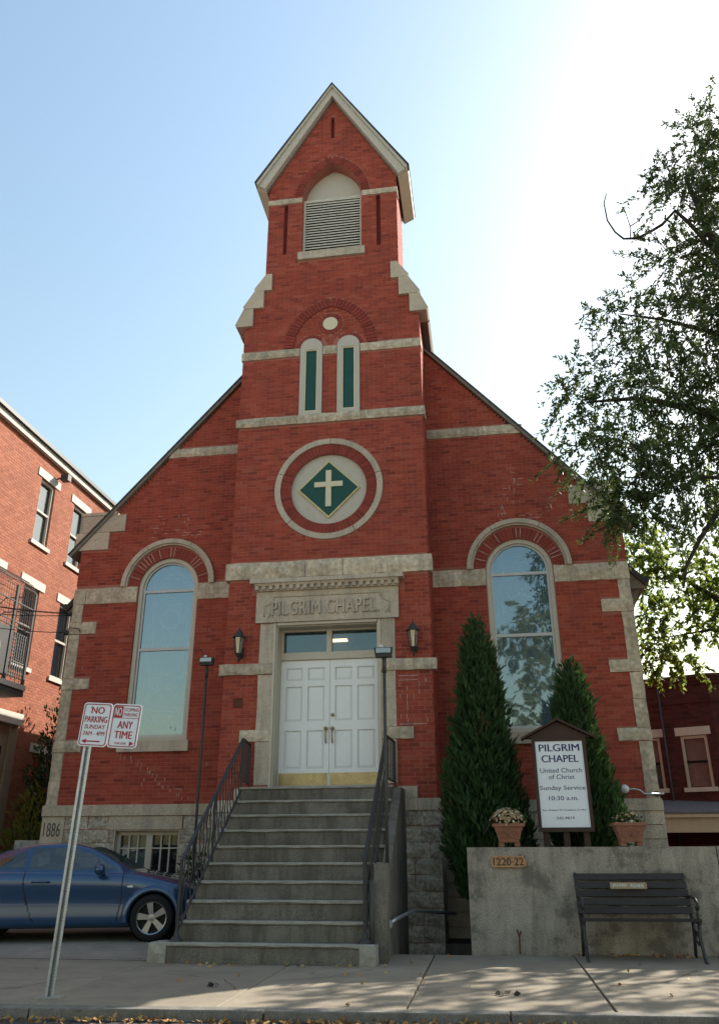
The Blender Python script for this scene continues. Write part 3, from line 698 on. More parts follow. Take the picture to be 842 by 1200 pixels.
# --- belfry louvre
lv = S(plate([(-.63, 12.69), (.63, 12.69), (.63, 14.19), (-.63, 14.19)], [[(-.59, 12.71), (.59, 12.71), (.59, 14.16), (-.59, 14.16)]], .10, .26), 'louvre', 'wood_louvre')
nsl = 21
for k in range(nsl):
    z = 12.745+k*(1.395/(nsl-1)); a = random.uniform(-.004, .004); y0_, y1_, dz_, th = .102, .20, .085, .032
    MB().add([(-.588, y0_, z-th/2+a), (.588, y0_, z-th/2-a), (.588, y1_, z-th/2+dz_-a), (-.588, y1_, z-th/2+dz_+a), (-.588, y0_, z+th/2+a), (.588, y0_, z+th/2-a), (.588, y1_, z-th/2+dz_+.008-a), (-.588, y1_, z-th/2+dz_+.008+a)],
             [(0, 1, 2, 3), (4, 7, 6, 5), (0, 4, 5, 1), (1, 5, 6, 2), (2, 6, 7, 3), (3, 7, 4, 0)]).build('slat', 'wood_louvre', lv)
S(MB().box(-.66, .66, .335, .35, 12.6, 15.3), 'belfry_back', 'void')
S(MB().prism([(-.632, 14.191), (.632, 14.191)] + ptpoly(14.191, .342, .974), .27, .315), 'tympanum', 'grey_paint')
for a, b, c, d2 in [(.94, 1.055, 12.66, 14.05), (-1.055, -.94, 12.66, 14.05), (-.05, .05, 15.8, 16.5)]: S(MB().box(a, b, .13, .16, c, d2), 'slit_back', 'arch_brick')
# --- tall windows
for s in (-1, 1):
    cx = s*WX
    win = S(plate(wshape(cx, WH-.004, WZ0+.003, WZS), [wshape(cx, .525, WZ0+.075, WZS)], YN+.045, YN+.16), 'window', 'beige_paint', label='tall round-headed window reflecting ' + ('blue sky' if s < 0 else 'sky and a tree'))
    plate(wshape(cx, .523, WZ0+.078, WZS), [[(cx-.485, WZ0+.118), (cx+.485, WZ0+.118), (cx+.485, 4.65), (cx-.485, 4.65)], [(cx-.485, 4.705), (cx+.485, 4.705), (cx+.485, 5.79), (cx-.485, 5.79)],
        [(cx-.485, 5.845), (cx+.485, 5.845)] + arc(cx, 5.875, .485, 0, 180, 18)], YN+.085, YN+.125).build('storm_frame', 'frame_metal', win)
    MB().prism([(cx-.5, WZ0+.1), (cx+.5, WZ0+.1)] + arc(cx, WZS, .5, 0, 180, 18), YN+.112, YN+.118).build('pane', 'church_glass', win)
    MB().prism([(cx-.56, WZ0+.05), (cx+.56, WZ0+.05)] + arc(cx, WZS, .56, 0, 180, 18), YN+.30, YN+.32).build('stained_glass', 'stained_glass', win)
    t = MB(); yt = YN+.285
    def loop(pts, r=.008): t.tube([(x, yt, z) for x, z in pts], r*1.7, 4)
    for r_ in (.40, .30): loop(arc(cx, WZS-.05, r_, 0, 180, 20))
    loop(arc(cx, 5.30, .20, 0, 360, 24), .012); loop(arc(cx, 5.30, .165, 0, 360, 24))
    loop(arc(cx-.13, 5.52, .10, 0, 360, 14)); loop(arc(cx+.13, 5.52, .10, 0, 360, 14)); loop(arc(cx, 5.62, .12, 0, 180, 12))
    loop(arc(cx, 5.47, .36, 20, 160, 16)); loop([(cx-.05, 4.82), (cx, 4.98), (cx+.05, 4.82)], .012)
    for dx in (-.42, -.33, .33, .42): loop([(cx+dx, 3.15), (cx+dx, 5.7)], .006)
    for z in (3.35, 3.62, 4.25): loop([(cx-.42, z), (cx+.42, z)], .006)
    for z in (3.25, 3.75): loop([(cx-.3, z+.3), (cx, z), (cx+.3, z+.3)]); loop([(cx-.3, z), (cx, z+.3), (cx+.3, z)])
    loop([(cx-.2, 3.45), (cx+.2, 3.45), (cx+.2, 3.55), (cx-.2, 3.55), (cx-.2, 3.45)], .012)
    loop(arc(cx, 4.05, .17, 0, 360, 18)); t.build('leading', 'lead_came', win, smooth=True)
    S(MB().box(cx-.665, cx+.665, YN-.07, YN+.2, 2.80, 2.985), 'window_sill', 'dressed_stone')
    for a, b in [(0, 62), (62, 121), (121, 180)]:
        hd = S(ring_block(cx, 5.905, .855, .94, a+(.0 if a == 0 else .3), b-(.0 if b == 180 else .3), YN-.085, YN+.1, 10), 'hood_mould', 'dressed_stone')
        ring_block(cx, 5.905, .822, .853, a, b, YN-.05, YN+.1, 10).build('hood_bead', 'dressed_stone', hd)
    voussoirs(cx, WZS, .609, .822, 0, 180, 30, YN-.003, YN+.1)
    # rough white repointing in the joints
    wmb = MB(); rg = random.Random(21 if s > 0 else 22)
    def dashes(n, fx, fz, vert=.7):
        for _ in range(n):
            z = 1.915+.0635*round((fz()-1.915)/.0635); x = fx()
            if rg.random() < vert: wmb.box(x-.0045, x+.0045, YN-.003, YN+.01, z+.002, z+.054)
            else: wmb.box(x, x+rg.uniform(.05, .14), YN-.003, YN+.01, z-.009, z)
    if s > 0:
        for k in range(13): dashes(2, lambda: 3.12+.02*k+rg.uniform(-.12, .14), lambda: 6.9+k*.075, .75)
        dashes(12, lambda: rg.uniform(3.0, 3.7), lambda: rg.uniform(6.86, 6.95), .1)
    else:
        for k in range(8): dashes(2, lambda: -3.35+rg.uniform(-.45, .35), lambda: 6.9+k*.07, .8)
        dashes(8, lambda: rg.uniform(-3.3, -2.8), lambda: rg.uniform(6.86, 7.0), .2)
        for k in range(16): dashes(2, lambda: -3.95+k*.085+rg.uniform(-.12, .12), lambda: 2.75-k*.05, .9)
        dashes(10, lambda: rg.uniform(-4.9, -2), lambda: rg.uniform(2.1, 5), .9)
    S(wmb, 'white_repointing', 'white_mortar', kind='stuff')
    wv = MB()
    for i in range(3, 28):
        if rg.random() < .5:
            a = i*6; wv.v, wv.f = wv.v, wv.f; rb = ring_block(cx, WZS, .62, .81, a-.5, a+.5, YN-.006, YN+.02); wv.add(rb.v, rb.f)
    S(wv, 'white_repointing', 'white_mortar', kind='stuff')
wmb = MB(); rg = random.Random(5)
for k in range(16):
    z = 1.915+.0635*int(rg.uniform(18, 29)); x = rg.choice([1.22, 1.33, 1.44, 1.54, 1.65]) + rg.uniform(-.01, .01); wmb.box(x-.0045, x+.0045, -.003, .01, z-.003, z+.054)
for z in (3.73, 3.80, 3.03): wmb.box(1.2, rg.uniform(1.45, 1.7), -.006, .01, z-.012, z-.001)
S(wmb, 'white_repointing', 'white_mortar', kind='stuff')
# --- basement window
for q in [(BW[0]-.004, BW[0]+.016, BW[2], BW[3]), (BW[1]-.016, BW[1]+.004, BW[2], BW[3]), (BW[0]+.017, BW[1]-.017, BW[3]-.012, BW[3]+.006)]: S(MB().box(q[0], q[1], YN-.010, YN+.117, q[2], q[3]), 'window_reveal', 'dressed_stone')
bw = S(plate([(BW[0]+.003, BW[2]), (BW[1]-.003, BW[2]), (BW[1]-.003, BW[3]-.003), (BW[0]+.003, BW[3]-.003)],
             [[(BW[0]+.07, BW[2]), (-3.36, BW[2]), (-3.36, BW[3]-.08), (BW[0]+.07, BW[3]-.08)], [(-3.25, BW[2]), (BW[1]-.07, BW[2]), (BW[1]-.07, BW[3]-.08), (-3.25, BW[3]-.08)]], YN+.12, YN+.2), 'basement_window', 'grey_paint')
for x0, x1 in [(BW[0]+.07, -3.36), (-3.25, BW[1]-.07)]:
    MB().box(x0, x1, YN+.175, YN+.18, BW[2], BW[3]-.08).build('pane', 'house_glass', bw)
    mm = MB()
    for k in (1, 2): mm.box(x0+(x1-x0)*k/3-.012, x0+(x1-x0)*k/3+.012, YN+.14, YN+.17, BW[2], BW[3]-.08)
    mm.box(x0, x1, YN+.138, YN+.172, 1.20, 1.222); mm.build('glazing_bar', 'grey_paint', bw)
MB().box(-3.75, -3.30, YN+.24, YN+.26, BW[2], 1.42).build('curtain', 'curtain', bw)
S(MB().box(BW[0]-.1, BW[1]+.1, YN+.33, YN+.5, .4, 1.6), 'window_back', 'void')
# --- inscription panel, cornice
lin = S(MB().box(-1.235, 1.235, -.055, .2, 4.77, 5.318), 'inscription_panel', 'dressed_stone')
text('PILGRIM CHAPEL.', -.95, .905, 4.885, 5.135, -.055, ext=.034, bold=.035, spacing=1.10).build('lettering', 'dressed_stone', lin, kind='stuff')
bd = MB(); pz = [(-1.08, 4.87), (-1.08, 5.06)] + arc(-1.08, 5.22, .15, 270, 360, 6) + [(-.9, 5.22), (.9, 5.22)] + arc(1.08, 5.22, .15, 180, 270, 6) + [(1.08, 5.06), (1.08, 4.87)]
bd.tube([(x, -.058, z) for x, z in pz], .015, 5); bd.tube([(-1.0, -.06, 4.86), (-.98, -.06, 4.93), (-.93, -.06, 4.86)], .012, 5); bd.tube([(1.1, -.06, 4.86), (1.05, -.06, 4.93), (1.02, -.06, 4.86)], .012, 5)
bd.build('carved_border', 'dressed_stone', lin, smooth=True)
cn = S(MB().prism([(0, 5.32), (-.10, 5.32), (-.10, 5.40), (-.15, 5.40), (-.19, 5.47), (-.19, 5.50), (0, 5.52)], -1.25, 1.25, 'x'), 'cornice', 'dressed_stone')
S(MB().box(-1.325, 1.335, -.20, .1, 5.44, 5.512), 'cornice_cap', 'dressed_stone')
for k in range(21): MB().box(-1.245+k*.1215, -1.18+k*.1215, -.15, -.101, 5.335, 5.41).build('dentil', 'dressed_stone', cn)
# --- doorway
fr = MB()
for s in (-1, 1): fr.box(*sorted((s*.852, s*.904)), .03, .42, 2.10, 4.76); fr.box(*sorted((s*.875, s*.915)), -.025, .03, 2.10, 4.765)
fr.box(-.852, .852, .05, .42, 4.705, 4.76); fr.box(-.86, .86, -.02, .045, 4.72, 4.765)
S(fr, 'door_frame', 'beige_paint')
tr = S(plate([(-.852, 4.185), (.852, 4.185), (.852, 4.705), (-.852, 4.705)], [[(-.81, 4.31), (-.055, 4.31), (-.055, 4.675), (-.81, 4.675)], [(.035, 4.31), (.81, 4.31), (.81, 4.675), (.035, 4.675)]], .30, .40), 'transom_window', 'beige_paint')
for a, b in [(-.81, -.055), (.035, .81)]: MB().box(a, b, .35, .356, 4.31, 4.675).build('pane', 'transom_glass', tr)
vb = MB().box(-1.2, 1.2, 1.05, 1.07, 2, 5.2); vb.box(-1.2, 1.2, .45, 1.05, 5.1, 5.12); vb.box(-1.22, -1.2, .45, 1.05, 2, 5.1); vb.box(1.2, 1.22, .45, 1.05, 2, 5.1)
S(vb, 'vestibule', 'interior')
S(MB().box(-.08, .20, .86, .98, 4.635, 4.665), 'ceiling_lamp', 'lit_lamp', label='lit ceiling lamp seen through the transom')
for s in (-1, 1):
    x0, x1 = (-.849, -.003) if s < 0 else (.003, .849); W = x1-x0
    dz = 2.125; cols = [(.105, .445), (.555, .895)]; rows = [(.27, .88), (1.03, 1.61), (1.71, 1.925)]
    holes = [[(x0+W*a, dz+c), (x0+W*b, dz+c), (x0+W*b, dz+d2), (x0+W*a, dz+d2)] for a, b in cols for c, d2 in rows]
    dr = S(plate([(x0, dz), (x1, dz), (x1, 4.18), (x0, 4.18)], holes, .345, .375), 'door', 'white_paint')
    MB().box(x0+.02, x1-.02, .378, .39, dz+.02, 4.16).build('door_back', 'white_paint', dr)
    for a, b in cols:
        for c, d2 in rows:
            p = MB(); X0, X1, Z0, Z1 = x0+W*a+.008, x0+W*b-.008, dz+c+.008, dz+d2-.008; e = .03
            p.add([(X0, .374, Z0), (X1, .374, Z0), (X1, .374, Z1), (X0, .374, Z1), (X0+e, .356, Z0+e), (X1-e, .356, Z0+e), (X1-e, .356, Z1-e), (X0+e, .356, Z1-e)],
                  [(4, 5, 6, 7)] + [(i, (i+1) % 4, (i+1) % 4+4, i+4) for i in range(4)]).build('panel', 'white_paint', dr)
    MB().box(x0+.015, x1-.02, .335, .344, dz+.015, dz+.205).build('kick_plate', 'brass', dr)
    hx = s*.055
    h = MB().lathe([(.0, -.05), (.03, -.045), (.032, -.02), (.018, -.005), (.02, 0)], (hx, .34, 3.03), 12, 'y')
    h.tube([(hx, .30, 3.0), (hx, .285, 2.92), (hx, .30, 2.83), (hx, .335, 2.80)], .012, 8); h.build('handle', 'brass', dr, smooth=True)
    if s > 0: MB().lathe([(0, -.03), (.028, -.025), (.028, 0)], (hx, .342, 3.25), 12, 'y').build('lock', 'brass', dr, smooth=True)
S(MB().box(-.9, .9, .2, .5, 2.05, 2.12), 'threshold', 'concrete')
S(MB().box(-1.56, -1.41, -.02, .02, 3.36, 3.51), 'wall_plaque', 'rust', label='small dark square plaque left of the door')

# ================================================================== FRONT STEPS
st = thing('front_steps', 'wide weathered concrete steps climbing to the double white doors', 'steps', (0, -3.1, 0))
NR, RH, TR, YT = 10, .206, .28, -.60
for k in range(NR):
    z1 = 2.06-k*RH; yf = YT-k*TR; x0, x1 = -1.21, 1.15
    if k == NR-1: x0, x1 = -1.42, 1.19
    yb = 0.04 if k == 0 else YT-(k-1)*TR+.03
    s_ = MB(); rg = random.Random(k); n = 14; e = .014
    P = lambda y, z, j: [(x0+(x1-x0)*i/n, y+rg.uniform(-j, j), z+rg.uniform(-j, j)) for i in range(n+1)]
    rows = [P(yf+.018, z1-RH-.002, 0), P(yf+.012, z1-.045, .003), P(yf, z1-.035, .003), P(yf+.002, z1-.006, .003), P(yf+.016, z1, .002), P(yb, z1-.002, 0)]
    for r_ in rows: s_.v += r_
    for a in range(len(rows)-1):
        for i in range(n): q = a*(n+1)+i; s_.f.append((q, q+1, q+n+2, q+n+1))
    for sx in (x0, x1): s_.prism([(yf+.016, z1-RH-.002), (yf+.016, z1), (yb, z1-.002), (yb, z1-RH-.002)], sx-.001, sx+.001, 'x')
    s_.build('step', 'concrete', st)
    # worn pale leading strip on the tread
    b = MB(); J = [[rg.uniform(-.008, .008) for i in range(n+1)] for j in range(4)]
    rows = [(yf-.0045, z1-.024), (yf-.003, z1-.004), (yf+.014, z1+.0035), (yf+.09, z1+.0035)]
    b.add([(x0+(x1-x0)*i/n, y_+(J[j][i]*2 if j == 3 else -.003), z_+(J[j][i] if j == 0 else 0)) for j, (y_, z_) in enumerate(rows) for i in range(n+1)], [(j*(n+1)+i, j*(n+1)+i+1, (j+1)*(n+1)+i+1, (j+1)*(n+1)+i) for j in range(3) for i in range(n)])
    b.build('nosing_strip', 'nosing', st)
core = [(YT-(NR-1)*TR+.05, -.05)]
for k in range(NR-1, -1, -1): core += [(YT-k*TR+.03, 2.03-(k+0)*RH-.02), (YT-(k-1)*TR+.03 if k else -.03, 2.03-k*RH-.02)]
core += [(-.03, -1.0), (-1.9, -1.0), (-1.95, -.05)]
MB().prism(core, -1.19, 1.13, 'x').build('stair_body', 'concrete', st)
ck = MB().prism([(-2.55, -.9), (-2.55, .70), (-.60, 2.03), (-.02, 2.03), (-.02, -.9)], 1.155, 1.27, 'x')
ck.build('cheek_wall', 'concrete', st)
pr = MB().rock(1.155, 1.30, -2.86, 0.0, 1.02, .30, .012, 77, 2, 6); pr.box(1.157, 1.298, -2.85, -2.57, 1.01, 1.035)
pr.build('end_pier', 'concrete', st)
MB().rock(-1.44, -1.22, -3.13, .0, .205, .3, .03, 78, 2, 2).build('corner_block', 'nosing', st)
MB().rock(1.02, 1.20, -3.14, .0, .205, .3, .02, 79, 2, 2).build('corner_block', 'nosing', st)

# railings
def railing(x, label, xr, seed):
    t = thing('stair_railing', label, 'railing', (x, -3.0, .2), group='wrought iron railings of the front steps')
    sl = RH/TR; yb, zb = -2.98, .206; yt = -.66; zt = 2.06
    zl = lambda y: zb + (y-yb)*sl            # slope line along the nosings
    T = lambda y: zl(y)+.86
    MB().tube([(x, yb, zb), (x, yb, T(yb)+.02)], .021, 6).build('post', 'iron', t)
    MB().lathe([(.0, .0), (.075, .0), (.07, .03), (.035, .06), (.022, .12)], (x, yb, zb), 8).build('post_base', 'iron', t)
    ym = -1.85
    MB().tube([(x, ym, zl(ym)-.02), (x, ym, T(ym))], .018, 6).build('post', 'iron', t)
    MB().tube([(x, yt, zt), (x, yt, T(yt)+.0)], .021, 6).build('post', 'iron', t)
    MB().tube([(xr, -.05, zt+.02), (xr, -.05, T(yt)-.03)], .018, 6).build('post', 'iron', t)
    MB().bar((x, yb-.01, T(yb)), (x, yt, T(yt)), .042, .018).build('top_rail', 'iron', t)
    MB().bar((x, yt, T(yt)), (xr, -.05, T(yt)-.03), .040, .018).build('top_rail', 'iron', t)
    MB().bar((x, yb, zl(yb)+.10), (x, yt, zl(yt)+.10), .03, .014).build('bottom_rail', 'iron', t)
    MB().bar((x, yt, zt+.10), (xr, -.05, zt+.08), .03, .014).build('bottom_rail', 'iron', t)
    n = 19
    for k in range(1, n):
        y = yb+(yt-yb)*k/n; z0, z1 = zl(y)+.10, T(y); q = []
        for i in range(9):
            u = i/8; tw = .007*math.sin(i*math.pi/1.0+.8); q.append((x+.009*math.cos(i*1.57), y+.009*math.sin(i*1.57), z0+(z1-z0)*u))
        MB().tube(q, .0085, 4).build('baluster', 'iron', t)
    for k in range(1, 5):
        u = k/5; y = yt+(-.05-yt)*u; xx = x+(xr-x)*u
        MB().tube([(xx, y, zt+.09), (xx, y, T(yt)-.01)], .0095, 4).build('baluster', 'iron', t)
    sc = MB(); rr = [(.0, .0), (.055, .0), (.08, .04), (.07, .09), (.035, .10), (.015, .075), (.03, .05)]
    for sg in (1,): sc.tube([(x, yb+.05+a, zl(yb)+.16+b) for a, b in rr], .008, 5)
    sc.build('scroll', 'iron', t)
    return t
railing(-1.16, 'black iron railing along the left side of the steps, beside the blue car', -1.22, 1)
railing(1.06, 'black iron railing along the right side of the steps, before the concrete pier', 1.12, 2)

# flood lights on poles
def flood(x, y, z0, z1, label, face=1, bracket=None):
    t = thing('floodlight_pole', label, 'floodlight', (x, y, z0), group='floodlights on slim dark poles')
    MB().tube([(x, y, z0), (x, y, z1-.28)], .022, 8).build('pole', 'dark_metal', t, smooth=True)
    MB().tube([(x, y, z1-.30), (x, y, z1-.08)], .030, 8).build('pole_cap', 'dark_metal', t, smooth=True)
    h = MB(); h.box(x-.11, x+.11, y-.055, y+.06, z1-.07, z1+.04); h.box(x-.15, x+.15, y+.06, y+.12, z1-.04, z1+.02)
    MB().add([(x-.115, y-.05, z1-.09), (x+.115, y-.05, z1-.09), (x+.105, y+.05, z1-.09), (x-.105, y+.05, z1-.09), (x-.13, y-.09, z1+.03), (x+.13, y-.09, z1+.03), (x+.10, y+.09, z1+.05), (x-.10, y+.09, z1+.05)],
             [(0, 3, 2, 1), (4, 5, 6, 7), (0, 1, 5, 4), (1, 2, 6, 5), (2, 3, 7, 6), (3, 0, 4, 7)]).build('lamp_head', 'dark_metal', t)
    MB().box(x-.10, x+.10, y-.10, y-.088, z1-.045, z1+.02).build('lamp_lens', 'dark_glass', t)
    MB().lathe([(0, .06), (.022, .055), (.028, .03), (.02, 0)], (x-.04, y, z1+.03), 8).build('photocell', 'lamp_clear', t)
    if bracket: MB().box(x-.03, bracket, y-.02, y+.02, z0+.6, z0+.64).build('bracket', 'dark_metal', t)
flood(-2.105, .12, .05, 4.20, 'floodlight on a slim dark pole left of the steps, in front of the brick corner')
flood(1.24, -2.25, .30, 3.70, 'floodlight on a slim dark pole right of the doors, rising beside the right railing')
# pipe handrail going down into the sunken area
t = thing('pipe_handrail', 'grey pipe handrail fixed to the side of the concrete steps', 'handrail', (1.27, -2.3, .3))
MB().tube([(1.29, -2.62, .38), (1.36, -2.45, .42), (1.50, -1.6, .46), (1.62, -.9, .40), (1.98, -.35, .34)], .022, 8).build('rail', 'galvanized', t, smooth=True)
MB().lathe([(.0, -.03), (.05, -.03), (.05, .0)], (1.29, -2.62, .38), 10, 'y').build('flange', 'galvanized', t)
# dark upright drawn for a post and the shadow gap by the right railing
tag(MB().tube([(1.135, -2.95, 0), (1.135, -2.95, .86)], .03, 8).build('shadow_post', 'dark_metal', None, True), 'dark upright for a post and shadow gap at the foot of the right railing, before the pier', 'pipe')

# wall lanterns
def lantern(x, label):
    t = thing('wall_lantern', label, 'lantern', (x, 0, 4.3), group='black carriage lanterns beside the doors')
    y, z = -.16, 4.34
    MB().box(x-.05, x+.05, -.02, 0, z-.16, z+.02).build('wall_plate', 'iron', t)
    MB().tube([(x, -.02, z-.07), (x, -.07, z-.20), (x, -.13, z-.25), (x, y, z-.17)], .012, 6).build('bracket', 'iron', t, smooth=True)
    MB().lathe([(0, -.17), (.03, -.16), (.045, -.13), (.06, -.11), (.0, -.11)], (x, y, z), 6).build('lamp_base', 'iron', t)
    MB().lathe([(.052, -.11), (.088, .16)], (x, y, z), 6).build('glass', 'lantern_glass', t)
    f = MB()
    for k in range(6): a = k*math.pi/3; f.tube([(x+.053*math.cos(a), y+.053*math.sin(a), z-.11), (x+.09*math.cos(a), y+.09*math.sin(a), z+.16)], .007, 4)
    f.build('cage', 'iron', t)
    MB().lathe([(.105, .155), (.115, .165), (.10, .185), (.06, .225), (.062, .25), (.04, .265), (.018, .29), (.022, .305), (.008, .33), (.004, .38)], (x, y, z), 12).build('cap', 'iron', t, True)
    MB().lathe([(.014, -.10), (.014, .05), (.003, .08)], (x, y, z), 8).build('candle_tube', 'cream_paint', t)
lantern(-1.475, 'black carriage lantern on the brick left of the inscription and doors')
lantern(1.475, 'black carriage lantern on the brick right of the inscription and doors')

# ================================================================== RETAINING WALL AND WHAT STANDS ON IT
rw = thing('retaining_wall', 'grey stained concrete retaining wall behind the bench', 'wall', (2.2, -1.75, 0))
W_ = MB(); nx, nz = 40, 5; x0, x1 = 2.215, 12.0; rg = random.Random(3)
MB().box(2.215, 5.28, -1.75, -1.47, -.05, 1.205).build('wall_section', 'wall_concrete', rw)
MB().box(5.292, 12.0, -1.752, -1.47, -.05, 1.21).build('wall_section', 'wall_concrete', rw)
MB().box(2.215, 2.47, -1.468, 1.05, -1.0, 1.19).build('return_wall', 'wall_concrete', rw)
MB().box(2.215, 2.6, -1.749, -1.47, -1.0, -.06).build('wall_footing', 'wall_concrete', rw)
# address plate
ap = tag(MB().prism([(2.53, .975), (2.90, .968), (2.955, .99), (2.96, 1.05), (2.93, 1.085), (2.90, 1.10), (2.56, 1.10), (2.545, 1.085), (2.515, 1.07), (2.515, 1.0)], -1.785, -1.752).build('address_plate', 'plate_clay'), 'small clay house number plate fixed to the end of the concrete wall', 'number plate')
text('1220·22', 2.545, 2.925, .992, 1.078, -1.786, ext=.005, bold=.012).build('numbers', 'plate_ink', ap, kind='stuff')
rmb = MB(); rmb.tube([(2.54, -1.788, 1.094), (2.93, -1.788, 1.094)], .009, 6); rmb.tube([(2.54, -1.788, .977), (2.90, -1.788, .974)], .009, 6); rmb.build('rope_edge', 'plate_clay', ap)
# flower pots
def pot(x, y, label, mum):
    t = thing('flower_pot', label, 'flower pot', (x, y, 1.2), group='terracotta pots on the wall')
    z = 1.212
    for sx in (-1, 1): MB().box(x+sx*.10-.035, x+sx*.10+.035, y-.10, y+.10, z, z+.055).build('foot', 'terracotta', t)
    sq = lambda r, h: [(x-r, y-r, h), (x+r, y-r, h), (x+r, y+r, h), (x-r, y+r, h)]
    lv_ = [(.125, z+.05), (.135, z+.08), (.155, z+.16), (.185, z+.235), (.205, z+.24), (.208, z+.275), (.185, z+.278), (.17, z+.24)]
    b = MB(); b.v = [p for r_, h in lv_ for p in sq(r_, h)]
    for i in range(len(lv_)-1):
        for j in range(4): b.f.append((i*4+j, i*4+(j+1) % 4, i*4+4+(j+1) % 4, i*4+4+j))
    b.f += [(3, 2, 1, 0), (28, 29, 30, 31)]; b.build('bowl', 'terracotta', t)
    rl = MB()
    for sx in (-1, 1): rl.tube([(x+sx*.065+.045*math.cos(a), y-.163-.006*math.sin(a), z+.155+.045*math.sin(a)) for a in np.linspace(0, 6.28, 13)], .009, 5)
    rl.tube([(x-.02, y-.165, z+.20), (x, y-.165, z+.155), (x+.02, y-.16, z+.11)], .008, 5); rl.build('relief_scroll', 'terracotta', t)
    MB().box(x-.168, x+.168, y-.168, y+.168, z+.225, z+.262).build('earth', 'soil', t)
    rg = np.random.default_rng(int(x*100)); n = 420
    d = rg.normal(size=(n, 3)); d[:, 2] = np.abs(d[:, 2]); d /= np.linalg.norm(d, axis=1)[:, None]
    R = .16 if not mum else .205; P = np.array([x, y, z+.25]) + d*np.array([1.12, 1.0, .95])*R*rg.uniform(.5, 1, (n, 1))
    V, Q = leaf_quads(P, d+rg.normal(size=(n, 3))*.6, .055, .022, rng=rg); np_mesh('foliage', V, Q, 'shrub_leaf', t)
    m = 620 if mum else 34
    d = rg.normal(size=(m, 3)); d[:, 2] = np.abs(d[:, 2])*1.1; d /= np.linalg.norm(d, axis=1)[:, None]
    if mum: d = d[(d[:, 2] > .35) | (rg.random(m) < .25)]
    P = np.array([x, y, z+.255]) + d*np.array([1.12, 1.0, 1.0 if mum else .9])*R*rg.uniform(.93, 1.08, (len(d), 1)); fb = MB()
    for p, q in zip(P, d):
        u = Vector(q); a = u.orthogonal().normalized(); b2 = u.cross(a); r_ = .017 if mum else .021; c = Vector(p)
        k = len(fb.v); fb.v += [tuple(c+u*.006)] + [tuple(c+(a*math.cos(i*1.047)+b2*math.sin(i*1.047))*r_+u*random.uniform(-.004, .006)) for i in range(6)]
        fb.f += [(k, k+1+i, k+1+(i+1) % 6) for i in range(6)]
    fb.build('blossoms', 'flower', t, kind='stuff')
pot(2.765, -1.60, 'square terracotta pot with a dome of faded cream mums above the number plate', True)
pot(4.29, -1.60, 'square terracotta pot with sparse pale flowers behind the bench', False)
# notice board
nb = thing('notice_board', 'white chapel notice board with a small brown gabled roof on wooden legs', 'notice board', (3.5, -1.3, 1.08))
yb_ = -1.32
for x in (3.27, 3.53, 3.79): MB().box(x-.04, x+.04, yb_+.0, yb_+.09, 1.05, 1.46).build('leg', 'brown_wood', nb)
MB().box(3.18, 3.885, yb_-.02, yb_+.10, 1.40, 2.585).build('backing_board', 'brown_wood', nb)
MB().box(3.215, 3.85, yb_-.028, yb_-.021, 1.445, 2.555).build('panel', 'sign_white', nb)
for a, b, c, d2 in [(3.17, 3.214, 1.39, 2.60), (3.851, 3.895, 1.39, 2.60), (3.2145, 3.8505, 1.39, 1.442), (3.2145, 3.8505, 2.557, 2.60)]: MB().box(a, b, yb_-.045, yb_+.0, c, d2).build('frame', 'brown_wood', nb)
MB().prism([(3.10, 2.602), (3.965, 2.602), (3.53, 2.815)], yb_-.04, yb_+.10).build('gable', 'brown_wood', nb)
for s in (-1, 1): MB().prism([(3.5325+s*.485, 2.585), (3.5325, 2.83), (3.5325, 2.862), (3.5325+s*.50, 2.607)], yb_-.11, yb_+.18).build('roof_board', 'brown_wood', nb)
def line(body, xc, wd, z0, z1, m='sign_navy', bold=0.0, sp=1.0):
    text(body, xc-wd/2, xc+wd/2, z0, z1, yb_-.0285, ext=.001, bold=bold, spacing=sp).build('lettering', m, nb, kind='stuff')
xc = 3.5325
line('PILGRIM', xc, .54, 2.42, 2.515, bold=.035); line('CHAPEL', xc, .49, 2.275, 2.37, bold=.035)
line('United Church', xc, .555, 2.14, 2.20, bold=.006); line('of Christ', xc, .345, 2.055, 2.115, bold=.006)
line('Sunday Service', xc, .60, 1.90, 1.972, bold=.006); line('10:30 a.m.', xc, .385, 1.785, 1.84, bold=.008)
line('Rev. Robert W Croskery, D. Min.', xc, .575, 1.645, 1.673, bold=.012); line('542-9819', xc, .235, 1.545, 1.578, bold=.012)
